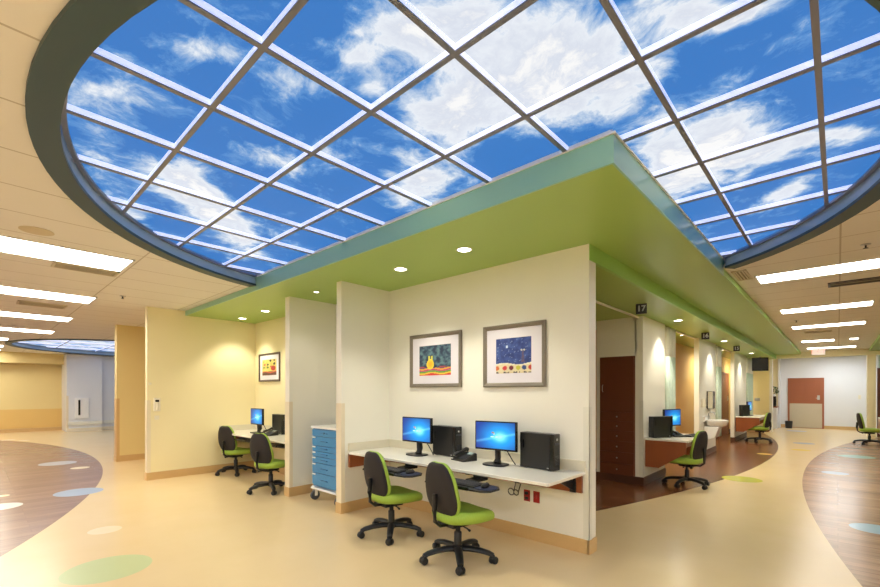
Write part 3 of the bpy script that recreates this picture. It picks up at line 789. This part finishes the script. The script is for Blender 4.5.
# ------------------------------------------------------------------ task chair
def pad(outline, prof, bend=None):
    """closed cushion: outline(s)-> list of (a,b); prof: (scale, height)"""
    rs = []
    for s, h in prof:
        rs.append([(a * s, b * s, h) for a, b in outline])
    mb = MB().rings(rs)
    if bend: mb.v = [bend(*v) for v in mb.v]
    return mb
def superell(a, b, n, ex=2.6, taper=0.0, notch=0.0):
    out = []
    for k in range(n):
        t = 2 * PI * k / n; c, s = math.cos(t), math.sin(t)
        x = a * abs(c) ** (2 / ex) * (1 if c > 0 else -1); y = b * abs(s) ** (2 / ex) * (1 if s > 0 else -1)
        x *= 1 - taper * (y / b)
        if notch and s > 0: y -= notch * math.exp(-(x / (a * .35)) ** 2)
        out.append((x, y))
    return out
def make_chair(label, group, cat='chair'):
    t = thing('task_chair', (0, 0, 0), label, cat, 0, group)
    # seat: front at +Y, waterfall edge
    so = superell(.25, .265, 36, 2.7, -.06)
    def sb(x, y, z): return (x, y + .055, z + .43 + .018 * (x / .245) ** 2 - .03 * max(0, (y - .08) / .16) ** 2 + .012 * max(0, -y / .23))
    pad(so, [(.5, -.045), (.86, -.044), (.97, -.026), (1.0, .002), (.985, .028), (.93, .046), (.8, .056), (.5, .056), (.2, .052)], sb).build('seat', FABRIC, t, smooth='all')
    pad(superell(.2, .19, 28, 2.7), [(.9, -.05), (1, -.045), (1, -.03), (.9, -.028)], sb).build('seat_pan', BLACK, t, smooth=True)
    # backrest, slightly reclined, concave towards the sitter
    bo = superell(.205, .245, 40, 2.6, .16, .018)
    def bend(off):
        def f(x, y, z):
            # x width, y height, z thickness (+ towards sitter)
            yy = -.215 + z + off + .55 * x * x - .035 * (y / .24) + .05 * (y / .24) ** 2 * .4
            return (x, yy, .70 + y)
        return f
    pad(bo, [(.5, -.008), (.95, -.008), (1.0, .004), (1.0, .022), (.96, .038), (.84, .05), (.55, .054), (.2, .055)], bend(0)).build('backrest', FABRIC, t, smooth='all')
    pad([(a * .985, b * .985) for a, b in bo], [(.2, -.032), (.6, -.032), (.9, -.028), (.985, -.018), (1.0, -.004), (.98, -.002)], bend(0)).build('back_shell', SHELL, t, smooth='all')
    # upright
    MB().tube([(0, -.255, .66), (0, -.262, .52), (0, -.255, .42), (0, -.2, .375), (0, -.1, .37)], [.024, .026, .026, .026, .024], 10, flat=.55).build('back_bar', BLACK, t, smooth=True)
    m = MB(); m.box(-.075, .075, -.12, .1, .345, .40); m.box(-.1, .1, -.06, .06, .38, .398); m.build('tilt_mechanism', BLACK, t, bevel=.012)
    for s in (-1, 1):
        MB().tube([(s * .07, -.02, .365), (s * .16, -.03, .36), (s * .2, -.035, .352)], [.007, .007, .011], 8).build('lever', BLACK, t, smooth=True)
    MB().tube([(-.07, -.1, .36), (-.13, -.12, .35)], [.02, .024], 10).build('tension_knob', BLACK, t, smooth=True)
    for q in t.children: q.location.z = -.035
    MB().lathe([(.034, .1), (.034, .25), (.03, .255), (.022, .26), (.022, .32)], n=16).build('gas_cylinder', BLACK, t, smooth=True)
    b = MB().lathe([(.04, .075), (.052, .085), (.052, .125), (.045, .135), (.03, .14)], n=20).build('base_hub', BLACK, t, smooth=True)
    for k in range(5):
        a = R(90 + 18 + 72 * k); c, s = math.cos(a), math.sin(a)
        pts = [(c * r, s * r, z) for r, z in ((.03, .108), (.1, .112), (.2, .106), (.28, .09), (.32, .074))]
        lg = MB().tube(pts, [.038, .036, .033, .030, .026], 10, flat=.75).build('base_leg', BLACK, t, smooth=True)
        cm = MB(); M = Matrix.Translation((c * .32, s * .32, 0)) @ Matrix.Rotation(a + .8 + .5 * k, 4, 'Z')
        w1 = MB().lathe([(.012, -.032), (.028, -.032), (.033, -.025), (.033, -.006), (.02, -.004)], c=(0, 0, .033), n=16, axis='X'); w2 = MB().lathe([(.02, .004), (.033, .006), (.033, .025), (.028, .032), (.012, .032)], c=(0, 0, .033), n=16, axis='X')
        for q in (w1, w2): q.xf(M); cm.add(q.v, q.f)
        hd = MB().tube([(0, .0, .035), (0, .008, .058), (0, 0, .082)], [.024, .028, .014], 10); hd.xf(M); cm.add(hd.v, hd.f)
        cm.build('caster', BLACK, lg, smooth=True)
    return t
chair = make_chair('green task chair with black back in front of the phone, nearest the camera', 'green task chairs')
CH_POS = [(-2.5, 2.95, R(-10), None),
          (-3.46, 3.0, R(-8), 'green task chair with black back at the left end of the picture wall desk'),
          (-8.15, 3.3, R(18), 'green task chair at the left workstation, closest to the cream wall'),
          (-6.33, 3.08, R(18), 'green task chair at the left workstation, half behind the wing wall'),
          (-1.78, 7.78, R(78), 'green task chair on the wood floor at the desk under room number 17'),
          (-1.72, 16.0, R(80), 'small distant green task chair by the farthest bay desk'),
          (.66, 17.4, R(-80), 'green task chair at the right edge, on the far right wood island')]
for i, (x, y, rz, lb) in enumerate(CH_POS):
    if i == 0: chair.location = (x, y, 0); chair.rotation_euler.z = rz
    else: dup(chair, (x, y, 0), rz, lb)

# ------------------------------------------------------------------ computers
def screen_fn(u, v):
    d = math.hypot((u - .62) * 1.2, v - .45)
    c = mixc((150, 232, 240), (30, 140, 214), d / .28)
    if d > .28: c = mixc((30, 140, 214), (34, 60, 140), (d - .28) / .5)
    sw = math.exp(-((v - .35 - .35 * (u - .3)) / .05) ** 2) * .35
    c = mixc(c, (160, 236, 250), sw)
    # small four-pane flag mark and caption bar
    for (ax, ay, cc) in ((.435, .61, (226, 96, 50)), (.475, .61, (120, 190, 60)), (.435, .555, (60, 140, 220)), (.475, .555, (246, 196, 50))):
        if abs(u - ax) < .018 and abs(v - ay) < .024: c = mixc(cc, c, .25)
    if abs(v - .44) < .014 and abs(u - .47) < .085 and math.sin(u * 300) > -.6: c = (220, 240, 250)
    return c
SCREEN = attr_mat('lit_screen', rough=.3, em=.75, spec=.3)
def make_monitor(label, group, w_=.475, h_=.295, lift=.148):
    t = thing('computer_monitor', (0, 0, 0), label, 'monitor', 0, group)
    a = w_ / 2
    MB().box(-a, a, -.012, .022, lift, lift + h_).build('housing', BLACKG, t, bevel=.006)
    art_panel('screen', w_ - .03, h_ - .032, screen_fn, SCREEN, t, n=40, y=-.0135).location = (0, 0, lift + h_ / 2 + .004)
    MB().tube([(0, .03, .02), (.0, .05, .07), (0, .035, lift + .1)], [.05, .045, .045], 10, flat=.55).build('stand_neck', BLACK, t, smooth=True)
    MB().prism(superell(.13, .1, 24, 3), 0, .016).build('stand_base', BLACK, t, bevel=.004)
    # cables behind
    MB().tube([(.04, .04, lift + .05), (.09, .09, lift - .02), (.13, .12, .04), (.17, .1, .01)], .006, 6).build('cable', DGREY, t, smooth=True)
    return t
def make_tower(label, group, L=.39, W=.105, H=.345):
    # front panel at +X
    t = thing('computer_tower', (0, 0, 0), label, 'computer', 0, group)
    MB().box(-L / 2, L / 2 - .045, -W / 2, W / 2, 0.006, H).build('case', BLACK, t, bevel=.005)
    MB().box(L / 2 - .043, L / 2, -W / 2 - .002, W / 2 + .002, .004, H + .002).build('front_panel', BLACKG, t, bevel=.008)
    v = MB()
    for k in range(7): v.box(L / 2 + .0002, L / 2 + .0018, -.03, .03, .06 + k * .013, .066 + k * .013)
    v.build('vent_slots', DGREY, t)
    MB().lathe([(.011, L / 2), (.011, L / 2 + .003), (.008, L / 2 + .004)], c=(0, 0, H - .05), n=14, axis='X').build('power_button', STEEL, t)
    MB().box(L / 2, L / 2 + .002, -.04, .04, H - .1, H - .08).build('disc_drive', DGREY, t)
    MB().box(L / 2 - .075, L / 2 - .055, -W / 2 - .0015, -W / 2, .02, .03).build('badge', STEEL, t)
    MB().box(-L / 2 + .04, -L / 2 + .05, -W / 2 - .002, -W / 2, H - .15, H - .07).build('side_latch', BLACKG, t)
    f = MB()
    for sx in (-.14, .14): f.box(sx - .02, sx + .02, -W / 2 + .01, W / 2 - .01, 0, .007)
    f.build('feet', RUBBER, t)
    return t
def make_phone(label, group=None):
    t = thing('desk_phone', (0, 0, 0), label, 'telephone', 0, group)
    MB().prism([(-.1, 0), (.09, .0), (.09, .075), (.07, .085), (-.1, .015)], -.1, .1, 'X').build('body', BLACK, t, bevel=.006)
    M = Matrix.Translation((0, -.005, .0535)) @ Matrix.Rotation(math.atan2(.07, .17), 4, 'X')
    MB().box(.0, .08, .035, .075, 0, .003, M).build('display', mat('phone_lcd', (150, 170, 172), .2) if 'phone_lcd' not in MATS else MATS['phone_lcd'], t)
    k = MB()
    for i in range(4):
        for j in range(4): k.box(-.015 + i * .024, .003 + i * .024, -.07 + j * .024, -.054 + j * .024, 0, .005, M)
    k.build('keypad', KEYS, t)
    h = MB().tube([(-.062, -.09, .05), (-.062, -.075, .072), (-.062, 0, .088), (-.062, .07, .112), (-.062, .09, .105)], [.024, .022, .016, .022, .024], 12)
    h.build('handset', BLACK, t, smooth=True)
    pts = [(-.075 - .03 * math.sin(s * .35) + .006 * math.cos(s * 2.6), -.1 + .17 * s / 40 - .02, .012 + .006 * math.sin(s * 2.6)) for s in range(0, 41)]
    MB().tube(pts, .004, 5).build('cord', BLACK, t, smooth=True)
    return t
def make_keyboard(label, group):
    t = thing('keyboard', (0, 0, 0), label, 'keyboard', 0, group)
    MB().prism([(-.075, 0), (.075, 0), (.075, .022), (-.075, .012)], -.225, .225, 'X').build('body', BLACK, t, bevel=.003)
    M = Matrix.Translation((0, 0, .017)) @ Matrix.Rotation(math.atan2(.01, .15), 4, 'X'); k = MB()
    for r in range(5):
        for c in range(19):
            if r == 0 and 4 <= c <= 8: continue
            k.box(-.212 + c * .0224, -.194 + c * .0224, -.062 + r * .024, -.043 + r * .024, 0, .007, M)
    k.box(-.122, -.012, -.062, -.043, 0, .007, M)
    k.build('keys', KEYS, t)
    return t
def make_tray(label, group):
    # hung under a worktop: origin at its mounting plate (z = underside of the worktop)
    t = thing('keyboard_tray', (0, 0, 0), label, 'keyboard tray', 0, group)
    MB().prism([(-.36, -.14), (.2, -.14), (.3, -.13), (.36, -.07), (.36, .06), (.3, .13), (.2, .14), (-.36, .14)], -.085, -.07).build('platform', BLACK, t, bevel=.004)
    MB().box(-.33, .17, -.155, -.13, -.085, -.055).build('palm_rest', BLACKG, t, bevel=.008)
    MB().lathe([(.1, -.0695), (.1, -.064)], c=(.255, 0, 0), n=24).build('mouse_pad', mat('mouse_pad', (42, 52, 84), .6) if 'mouse_pad' not in MATS else MATS['mouse_pad'], t)
    a = MB(); a.box(-.06, .06, .1, .3, -.072, -.045); a.box(-.045, .045, .2, .36, -.05, -.0); a.build('arm', BLACK, t, bevel=.006)
    return t
def make_mouse(label, group):
    t = thing('computer_mouse', (0, 0, 0), label, 'mouse', 0, group)
    MB().rings([[(x * s, y * s, z) for x, y in superell(.031, .055, 20, 2.3)] for s, z in ((.9, 0), (1, .008), (.95, .02), (.75, .031), (.35, .036))]).build('body', BLACK, t, smooth='all')
    MB().lathe([(.008, -.004), (.008, .004)], c=(0, .03, .031), n=10, axis='X').build('wheel', DGREY, t)
    return t
WZ = .76
mon = make_monitor('widescreen monitor with lit blue desktop on the picture wall desk, beside the wall-end computer', 'computer monitors')
tow = make_tower('black desktop computer at the right end of the picture wall desk', 'desktop computers')
pho = make_phone('black desk phone on the picture wall desk between the two chairs')
kbd = make_keyboard('black keyboard on the tray below the right monitor of the picture wall desk', 'keyboards')
try_ = make_tray('black pull-out keyboard tray under the picture wall desk, right of the near chair', 'keyboard trays')
mou = make_mouse('black mouse on the tray right of the near chair', 'mice')
def put(o, x, y, z, rz): o.location = (x, y, z); o.rotation_euler = (0, 0, rz); return o
put(mon, -2.55, 3.60, WZ, R(6)); put(tow, -2.12, 3.72, WZ, R(-6)); put(pho, -2.97, 3.62, WZ, R(-12))
put(try_, -2.52, 3.05, WZ - .03, 0); put(kbd, -2.56, 3.05, WZ - .0995, 0); put(mou, -2.27, 3.05, WZ - .0935, R(10))
dup(mon, (-3.63, 3.54, WZ), R(1), 'widescreen monitor with lit blue desktop at the left of the picture wall desk')
dup(tow, (-3.34, 3.745, WZ), R(-6), 'black desktop computer behind the left monitor on the picture wall desk')
dup(try_, (-3.48, 3.05, WZ - .03), 0, 'black pull-out keyboard tray under the picture wall desk, between the two chairs')
dup(kbd, (-3.56, 3.05, WZ - .0995), 0, 'black keyboard on the tray between the two chairs')
dup(mou, (-3.225, 3.05, WZ - .0935), R(-10), 'black mouse on the blue pad between the two chairs')
# left workstation
dup(mon, (-7.72, 3.5, WZ), R(0), 'monitor with lit blue desktop facing the chairs at the left workstation')
dup(tow, (-7.25, 3.70, WZ), R(0), 'black desktop computer at the left workstation beside the wing wall')
dup(pho, (-7.12, 3.46, WZ), R(10), 'black desk phone at the left workstation')
dup(try_, (-7.6, 3.32, WZ - .03), 0, 'keyboard tray under the left workstation, near the cream wall')
dup(kbd, (-7.68, 3.32, WZ - .0995), 0, 'keyboard under the left workstation, near the cream wall')
dup(try_, (-6.5, 3.32, WZ - .03), 0, 'keyboard tray under the left workstation, near the wing wall')
# bay 17 desk
dup(tow, (-2.12, 7.60, WZ), R(60), 'black desktop computer on the desk under room number 17')
dup(mon, (-2.12, 8.25, WZ), R(72), 'monitor with blue screen on the desk under room number 17')
dup(pho, (-1.98, 7.93, WZ), R(60), 'black desk phone beside the monitor under room number 17')
dup(kbd, (-1.80, 8.2, WZ), R(82), 'keyboard lying on the desk under room number 17')
# far desk
dup(tow, (-2.1, 16.0, WZ), R(70), 'black desktop computer on the farthest bay desk')
dup(mon, (-2.05, 16.55, WZ), R(84), 'monitor on the farthest bay desk, seen nearly edge-on')

# ------------------------------------------------------------------ worktops
def worktop(x0, x1, y0, y1, label, sides=(1, 0)):
    t = thing('worktop', (0, 0, 0), label, 'desk')
    MB().prism([(x0, y1), (x0, y0 + .07), (x0 + .05, y0), (x1 - .015, y0), (x1, y0 + .015), (x1, y1)], WZ - .03, WZ).build('top', TOP, t, bevel=.006)
    MB().box(x0, x1 - .0, y1 - .02, y1, WZ, WZ + .1).build('backsplash', SPLASH, t, bevel=.002)
    if sides[0]: MB().box(x0, x0 + .02, y0 + .03, y1 - .02, WZ, WZ + .1).build('side_splash', SPLASH, t, bevel=.002)
    MB().box(x0, x1 - .03, y1 - .03, y1, WZ - .2, WZ - .03).build('wall_cleat', WOOD, t)
    if sides[0]: MB().box(x0, x0 + .03, y0 + .03, y1 - .03, WZ - .2, WZ - .03).build('side_cleat', WOOD, t)
    return t
def bracket(t, x, y1):
    b = MB(); b.box(x - .03, x + .03, y1 - .40, y1 - .03, WZ - .045, WZ - .03); b.box(x - .03, x + .03, y1 - .045, y1 - .03, WZ - .2, WZ - .03)
    b.prism([(y1 - .36, WZ - .045), (y1 - .045, WZ - .045), (y1 - .045, WZ - .18)], x - .006, x + .006, 'X')
    b.build('bracket', BLACK, t)
t = worktop(-4.496, -1.72, 3.16, FW - .001, 'long white worktop on wood cleats along the picture wall')
for x in (-1.83, -2.44, -3.1, -4.1): bracket(t, x, FW)
t = worktop(-8.596, -5.905, 3.14, FW - .001, 'white worktop of the left workstation between cream wall and wing wall')
for x in (-6.2, -7.3, -8.3): bracket(t, x, FW)
def bay_desk(y0, y1, label, x0=-2.285, x1=-1.66):
    t = thing('bay_desk', (0, 0, 0), label, 'desk')
    MB().prism([(x0, y0), (x1, y0), (x1, y1 - .08), (x1 - .08, y1), (x0, y1)], WZ - .03, WZ).build('top', TOP, t, bevel=.005)
    for yy in (y0 + .02, y1 - .06):
        MB().prism([(x0, .30), (x0 + .2, .30), (x1 - .04, .56), (x1 - .04, WZ - .03), (x0, WZ - .03)], yy, yy + .025, 'Y').build('end_panel', WOOD, t)
    MB().box(x0, x0 + .02, y0 + .045, y1 - .06, .3, WZ - .03).build('back_panel', WOOD, t)
    MB().box(x1 - .06, x1 - .04, y0 + .045, y1 - .06, WZ - .11, WZ - .03).build('apron', WOOD, t)
    return t
bay_desk(7.34, 8.6, 'white-topped wood desk on the bay wall under room number 17')
bay_desk(15.7, 17.3, 'small white-topped wood desk on the farthest bay wall')
t = bay_desk(16.9, 18.1, 'wood desk at the right edge beside the far green chair', .86, 1.6)

# red outlets, cable bundle
for i, (x, lb) in enumerate(((-2.345, 'red duplex outlet under the worktop, left of the pair, with plugs in it'), (-2.235, 'red blank wall plate under the worktop, right of the pair'))):
    t = thing('wall_outlet', (x, FW, .44), lb, 'outlet')
    MB().box(-.036, .036, -.007, 0, -.058, .058).build('plate', RED, t, bevel=.003)
    if i == 0:
        for dz in (-.025, .025): MB().box(-.018, .018, -.022, -.006, dz - .014, dz + .014).build('plug', BLACK, t, bevel=.004)
    else:
        MB().box(-.006, .006, -.010, -.006, -.02, .02).build('switch', mat('outlet_red_light', (176, 44, 38), .4), t)
for i, (x, rr) in enumerate(((-2.5, .035), (-2.44, .028))):
    pts = [(x + rr * math.cos(a), FW - .06 - .004 * math.sin(a), .50 - .035 + rr * math.sin(a)) for a in [2 * PI * k / 20 for k in range(22)]]
    o = MB().tube(pts + [(x + .05, FW - .05, .56)], .005, 6).build('cable_coil', BLACK if i else RUBBER, smooth=True)
    tag(o, 'looped dark cable hanging under the worktop beside the red outlet' if i else 'grey cable loop hanging under the worktop, farther from the red outlet', 'cable')

# ------------------------------------------------------------------ blue cart
t = thing('drawer_cart', (-5.08, 3.44, 0), 'blue metal drawer cart with white top on big casters between the wing walls', 'cart')
W_, D_ = .31, .225; Zb, Zt = .20, 1.0
MB().box(-W_, W_, -D_ + .02, D_, Zb, Zt).build('cabinet', BLUE, t, bevel=.006)
MB().box(-W_ - .012, W_ + .012, -D_ - .01, D_ + .012, Zt, Zt + .03).build('top', WHITE, t, bevel=.006)
z = Zt - .015
for k, h in enumerate((.09, .13, .075, .075, .085, .14, .165)):
    z -= h
    d = MB().box(-W_ + .012, W_ - .012, -D_, -D_ + .022, z + .005, z + h - .003).build('drawer', BLUED, t, bevel=.003)
    if 0 < k: MB().box(-W_ + .02, -W_ + .1, -D_ - .012, -D_, z + h - .028, z + h - .010).build('label_holder', WHITE, d, bevel=.002)
    MB().box(-.08, .08, -D_ - .014, -D_, z + h * .42, z + h * .42 + .012).build('pull', BLUE, d, bevel=.002)
MB().lathe([(.014, -D_ - .008), (.014, -D_)], c=(.0, 0, Zt - .06), n=14, axis='Y').build('lock', BLACK, t)
for sx in (-1, 1):
    for sy in (-1, 1):
        c = MB(); c.box(sx * (W_ - .02) - .03, sx * (W_ - .02) + .03, sy * (D_ - .04) - .03, sy * (D_ - .04) + .03, .16, Zb)
        c.box(sx * (W_ - .02) - .034, sx * (W_ - .02) - .028, sy * (D_ - .04) - .02, sy * (D_ - .04) + .02, .06, .17); c.box(sx * (W_ - .02) + .028, sx * (W_ - .02) + .034, sy * (D_ - .04) - .02, sy * (D_ - .04) + .02, .06, .17)
        f = c.build('caster_fork', WHITE, t)
        MB().lathe([(.03, -.02), (.062, -.022), (.066, -.012), (.066, .012), (.062, .022), (.03, .02)], c=(sx * (W_ - .02), sy * (D_ - .04), .066), n=22, axis='X').build('wheel', RUBBER, f, smooth=True)
c = MB(); c.box(-W_ - .02, W_ + .02, -D_ - .01, D_ + .01, .155, .185); c.build('bumper', WHITE, t, bevel=.01)

# ------------------------------------------------------------------ small wall things
t = thing('wall_phone', (-8.6, 2.16, 1.28), 'white handset unit on the cream wall near its end', 'intercom')
MB().box(0, .03, -.05, .05, -.11, .12).build('body', CREAMP, t, bevel=.01); MB().box(.03, .033, -.028, .028, .05, .085).build('display', BLACKG, t)
MB().tube([(.035, 0, .03), (.05, 0, -.02), (.035, 0, -.08)], [.016, .012, .016], 10).build('handset', CREAMP, t, smooth=True)
o = MB().box(0, .012, -.035, .035, -.035, .035).build('wall_switch', CREAMP, bevel=.003); o.location = (-8.6, 2.16, 1.06); tag(o, 'small white switch plate below the handset on the cream wall', 'switch')
o = MB().box(0, .012, -.02, .02, -.02, .02).build('call_button', CREAMP, bevel=.003); o.location = (-8.6, 2.06, 1.64); tag(o, 'tiny button high on the end of the cream wall', 'button')
t = thing('wall_display', (-21.2, 2.86, .88), 'white recessed wall box with a dark vertical slot on the pale far wall', 'wall box')
MB().box(0, .05, -.21, .21, -.38, .40).build('box', WHITE, t, bevel=.01); MB().box(.05, .053, -.11, -.05, -.26, .32).build('slot', BLACKG, t)

# ------------------------------------------------------------------ bay 17 cabinet
t = thing('bay_cabinet', (-2.7, 7.3, 0), 'tall dark wood cabinet with one door over drawers, built in beside the first bay desk', 'cabinet')
MB().box(-.30, .28, .0, .5, .10, 2.09).build('body', WOODD, t)
d = MB().box(-.285, .265, -.02, -.001, 1.17, 2.08).build('door', WOODD, t, bevel=.002)
MB().tube([(-.24, -.02, 1.50), (-.24, -.045, 1.52), (-.24, -.045, 1.60), (-.24, -.02, 1.62)], .006, 8).build('handle', STEEL, d, smooth=True)
z = 1.165
for h in (.15, .16, .17, .18, .19, .19):
    z -= h
    d = MB().box(-.285, .265, -.02, -.001, z + .004, z + h - .002).build('drawer', WOODD, t, bevel=.002)
    MB().lathe([(.006, -.02), (.008, -.035), (.014, -.04), (.012, -.048)], c=(0, 0, z + h * .5), n=12, axis='Y').build('knob', STEEL, d, smooth=True)
MB().box(-.28, .27, .03, .06, 0, .10).build('toe_kick', BBD, t)

# curtain rails and curtains
def rail(y0, y1, label):
    t = thing('curtain_rail', (-2.36, y0, S2), label, 'curtain rail', 0, 'curtain rails along the bay fronts')
    MB().box(-.018, .018, 0, y1 - y0, -.035, -.012).build('track', WHITE, t, bevel=.003)
    m = MB()
    for k in range(4): m.box(-.008, .008, (y1 - y0) * (k + .5) / 4 - .01, (y1 - y0) * (k + .5) / 4 + .01, -.014, 0)
    m.build('ceiling_clips', STEEL, t)
rail(4.1, 7.28, 'white ceiling curtain rail across the first bay, behind the picture wall')
rail(8.55, 11.05, 'white ceiling curtain rail between room numbers 17 and 16')
rail(12.95, 15.55, 'white ceiling curtain rail past the sink, between room numbers 16 and 15')
rail(17.95, 20.1, 'white ceiling curtain rail of the farthest bay')
def curtain(y0, y1, x, label, zb=.35):
    t = thing('privacy_curtain', (x, y0, 0), label, 'curtain', 0, 'privacy curtains')
    def sheet(za, zb_, name, m, amp=.055):
        n = 48; f = MB(); ra = []; 
        for z_ in (za, (za * 2 + zb_) / 3, (za + zb_ * 2) / 3, zb_):
            ra.append([(amp * math.sin(k * 1.05) + .01 * math.sin(k * .37), (y1 - y0) * k / n, z_) for k in range(n + 1)])
        f.rings(ra, cap=False, closed=False)
        o = f.build(name, m, t, smooth='all'); s = o.modifiers.new('th', 'SOLIDIFY'); s.thickness = .004
    sheet(S2 - .04, 2.15, 'mesh_header', CURT); sheet(2.15, zb, 'cloth', CURTT)
    h = MB()
    for k in range(8): h.lathe([(.006, S2 - .045), (.006, S2 - .02)], c=(0, (y1 - y0) * (k + .5) / 8, 0), n=6)
    h.build('hooks', STEEL, t)
curtain(8.56, 9.08, -2.31, 'pale teal privacy curtain bunched at the wall end under room number 17')
curtain(12.97, 13.45, -2.31, 'pale teal privacy curtain bunched behind the sink')
curtain(18.0, 19.3, -2.31, 'pale teal privacy curtain of the farthest bay beside the television')

# sink + dispenser
t = thing('wall_sink', (-2.3, 11.75, .85), 'white wall-mounted hand sink under room number 16', 'sink')
b = MB(); prof = superell(.22, .24, 28, 3.2)
b.rings([[(x * s + .23, y * s, z_) for x, y in prof] for s, z_ in ((.55, -.16), (.85, -.11), (1.0, -.03), (1.0, 0), (.9, 0), (.82, -.03), (.6, -.1), (.2, -.115))]); b.build('basin', PORC, t, smooth=True)
MB().box(0, .04, -.3, .3, -.05, .08).build('back_ledge', PORC, t, bevel=.01)
MB().tube([(.06, 0, 0), (.06, 0, .14), (.1, 0, .18), (.17, 0, .17), (.19, 0, .13)], .012, 10).build('faucet', STEEL, t, smooth=True)
MB().tube([(.2, 0, -.14), (.2, 0, -.32), (.13, 0, -.38), (.06, 0, -.32), (.0, 0, -.32)], .02, 10).build('drain_pipe', STEEL, t, smooth=True)
MB().prism([(0, -.15), (.3, -.15), (.22, -.4), (0, -.5)], -.18, .18, 'Y').build('pipe_cover', PORC, t, bevel=.02)
t = thing('towel_dispenser', (-2.3, 12.0, 1.1), 'dark paper towel dispenser with pale case on the wall above the sink', 'dispenser')
MB().box(0, .12, -.16, .16, 0, .42).build('case', DGREY, t, bevel=.02); MB().box(.03, .122, -.162, -.12, .01, .41).build('side_cheek', CREAMP, t); MB().box(.12, .123, -.06, .06, .16, .3).build('window', BLACKG, t); MB().box(.04, .08, -.1, .1, -.03, .01).build('paper_towel', PAPER, t)
o = MB().box(0, .07, -.05, .05, -.1, .1).build('soap_dispenser', CREAMP, bevel=.012); o.location = (-2.3, 11.35, 1.25); tag(o, 'small pale soap dispenser on the wall left of the towel dispenser', 'dispenser')

# door in the bay wall
def door(n, x, y, face, wd, h, m, label, kick=False, frame=WOODDOOR):
    t = thing(f'door_{n}', (x, y, 0), None, None, face); t['kind'] = 'structure'
    MB().box(-wd / 2, wd / 2, -.03, 0, .005, h).build('leaf', m, t)
    f = MB(); f.box(-wd / 2 - .05, -wd / 2, -.045, 0, 0, h + .05); f.box(wd / 2, wd / 2 + .05, -.045, 0, 0, h + .05); f.box(-wd / 2, wd / 2, -.045, 0, h, h + .05)
    f.build('door_frame', frame, t)
    if kick: MB().box(-wd / 2 + .01, wd / 2 - .01, -.034, -.03, .02, 1.02).build('kick_plate', KICK, t)
    hd = MB().box(wd / 2 - .16, wd / 2 - .08, -.045, -.03, 1.18, 1.36).build('handle_plate', STEEL, t)
    MB().tube([(wd / 2 - .12, -.045, 1.25), (wd / 2 - .12, -.08, 1.25), (wd / 2 - .2, -.085, 1.25)], .01, 8).build('handle', STEEL, hd, smooth=True)
    return t
door(1, -.99, 23.5, 0, 1.05, 2.03, WOODDOOR, '', True)
door(2, -2.95, 17.7, PI / 2, 1.6, 2.13, WOODDOOR, '')
door(3, 1.56, 20.5, 0, 1.1, 2.25, WOODD, '', frame=WOODD)

# television, outlet box
t = thing('television', (-1.96, 18.3, S2), 'dark flat television hanging from the lower soffit at the far bay', 'television', R(14))
MB().box(-.23, .23, -.03, .03, -.50, -.04).build('cabinet', BLACK, t, bevel=.01); MB().box(-.21, .21, -.034, -.03, -.48, -.06).build('screen', BLACKG, t)
MB().box(-.03, .03, -.02, .02, -.05, 0).build('ceiling_mount', STEEL, t)
o = MB().box(-.08, .08, -.03, 0, -.05, .05).build('wall_thermostat', STEEL, bevel=.006); o.location = (-2.25, 20.2, 1.22); tag(o, 'small grey control box on the straw-coloured wall under the television', 'control box')
# alcove at the far end
t = thing('alcove_counter', (-2.1, 22.65, 0), 'pale counter with reddish top in the bright far alcove', 'counter')
MB().box(-.4, .25, -.3, .3, .0, .86).build('body', WALLG, t); MB().box(-.42, .27, -.32, .32, .86, .9).build('top', WOODDOOR, t)
t = thing('coffee_machine', (-2.0, 22.55, .9), 'dark coffee machine on the counter in the far alcove', 'coffee machine')
m = MB(); m.box(-.16, .12, -.12, .12, 0, .05); m.box(-.16, .12, .02, .12, .05, .4); m.box(-.16, .12, -.12, .12, .3, .42); m.build('body', BLACK, t, bevel=.01)
MB().lathe([(.05, .05), (.065, .09), (.06, .17), (.045, .2)], c=(-.02, -.05, 0), n=16).build('carafe', BLACKG, t, smooth=True)
t = thing('round_bouquet', (-1.98, 22.8, .9), 'round dark green potted plant behind the coffee machine in the alcove', 'plant')
MB().lathe([(.05, 0), (.07, .12), (.07, .5), (.02, .52)], n=14).build('vase', WHITE, t, smooth=True)
lf = MB()
for k in range(70):
    u = random.uniform(-1, 1); a = random.uniform(0, 2 * PI); r = (1 - u * u) ** .5; c = Vector((r * math.cos(a), r * math.sin(a), u))
    p = Vector((0, 0, .66)) + c * .15; q = c.orthogonal().normalized() * .035; s = c.cross(q)
    lf.add([p - q, p + s * .6, p + q + c * .04, p - s * .6], [(0, 1, 2, 3)])
lf.build('foliage', LEAF, t)
t = thing('waste_bin', (-1.5, 22.95, 0), 'small black waste bin on the floor by the far alcove', 'bin')
MB().lathe([(.11, 0), (.13, .3), (.12, .3), (.1, .02)], n=18).build('body', BLACK, t, smooth=True)
# far right wall call box
o = MB().box(-.04, .04, -.02, 0, -.08, .08).build('call_station', CREAMP, bevel=.005); o.location = (.62, 23.5, 1.3); tag(o, 'small pale wall station right of the far double-height door', 'wall box')
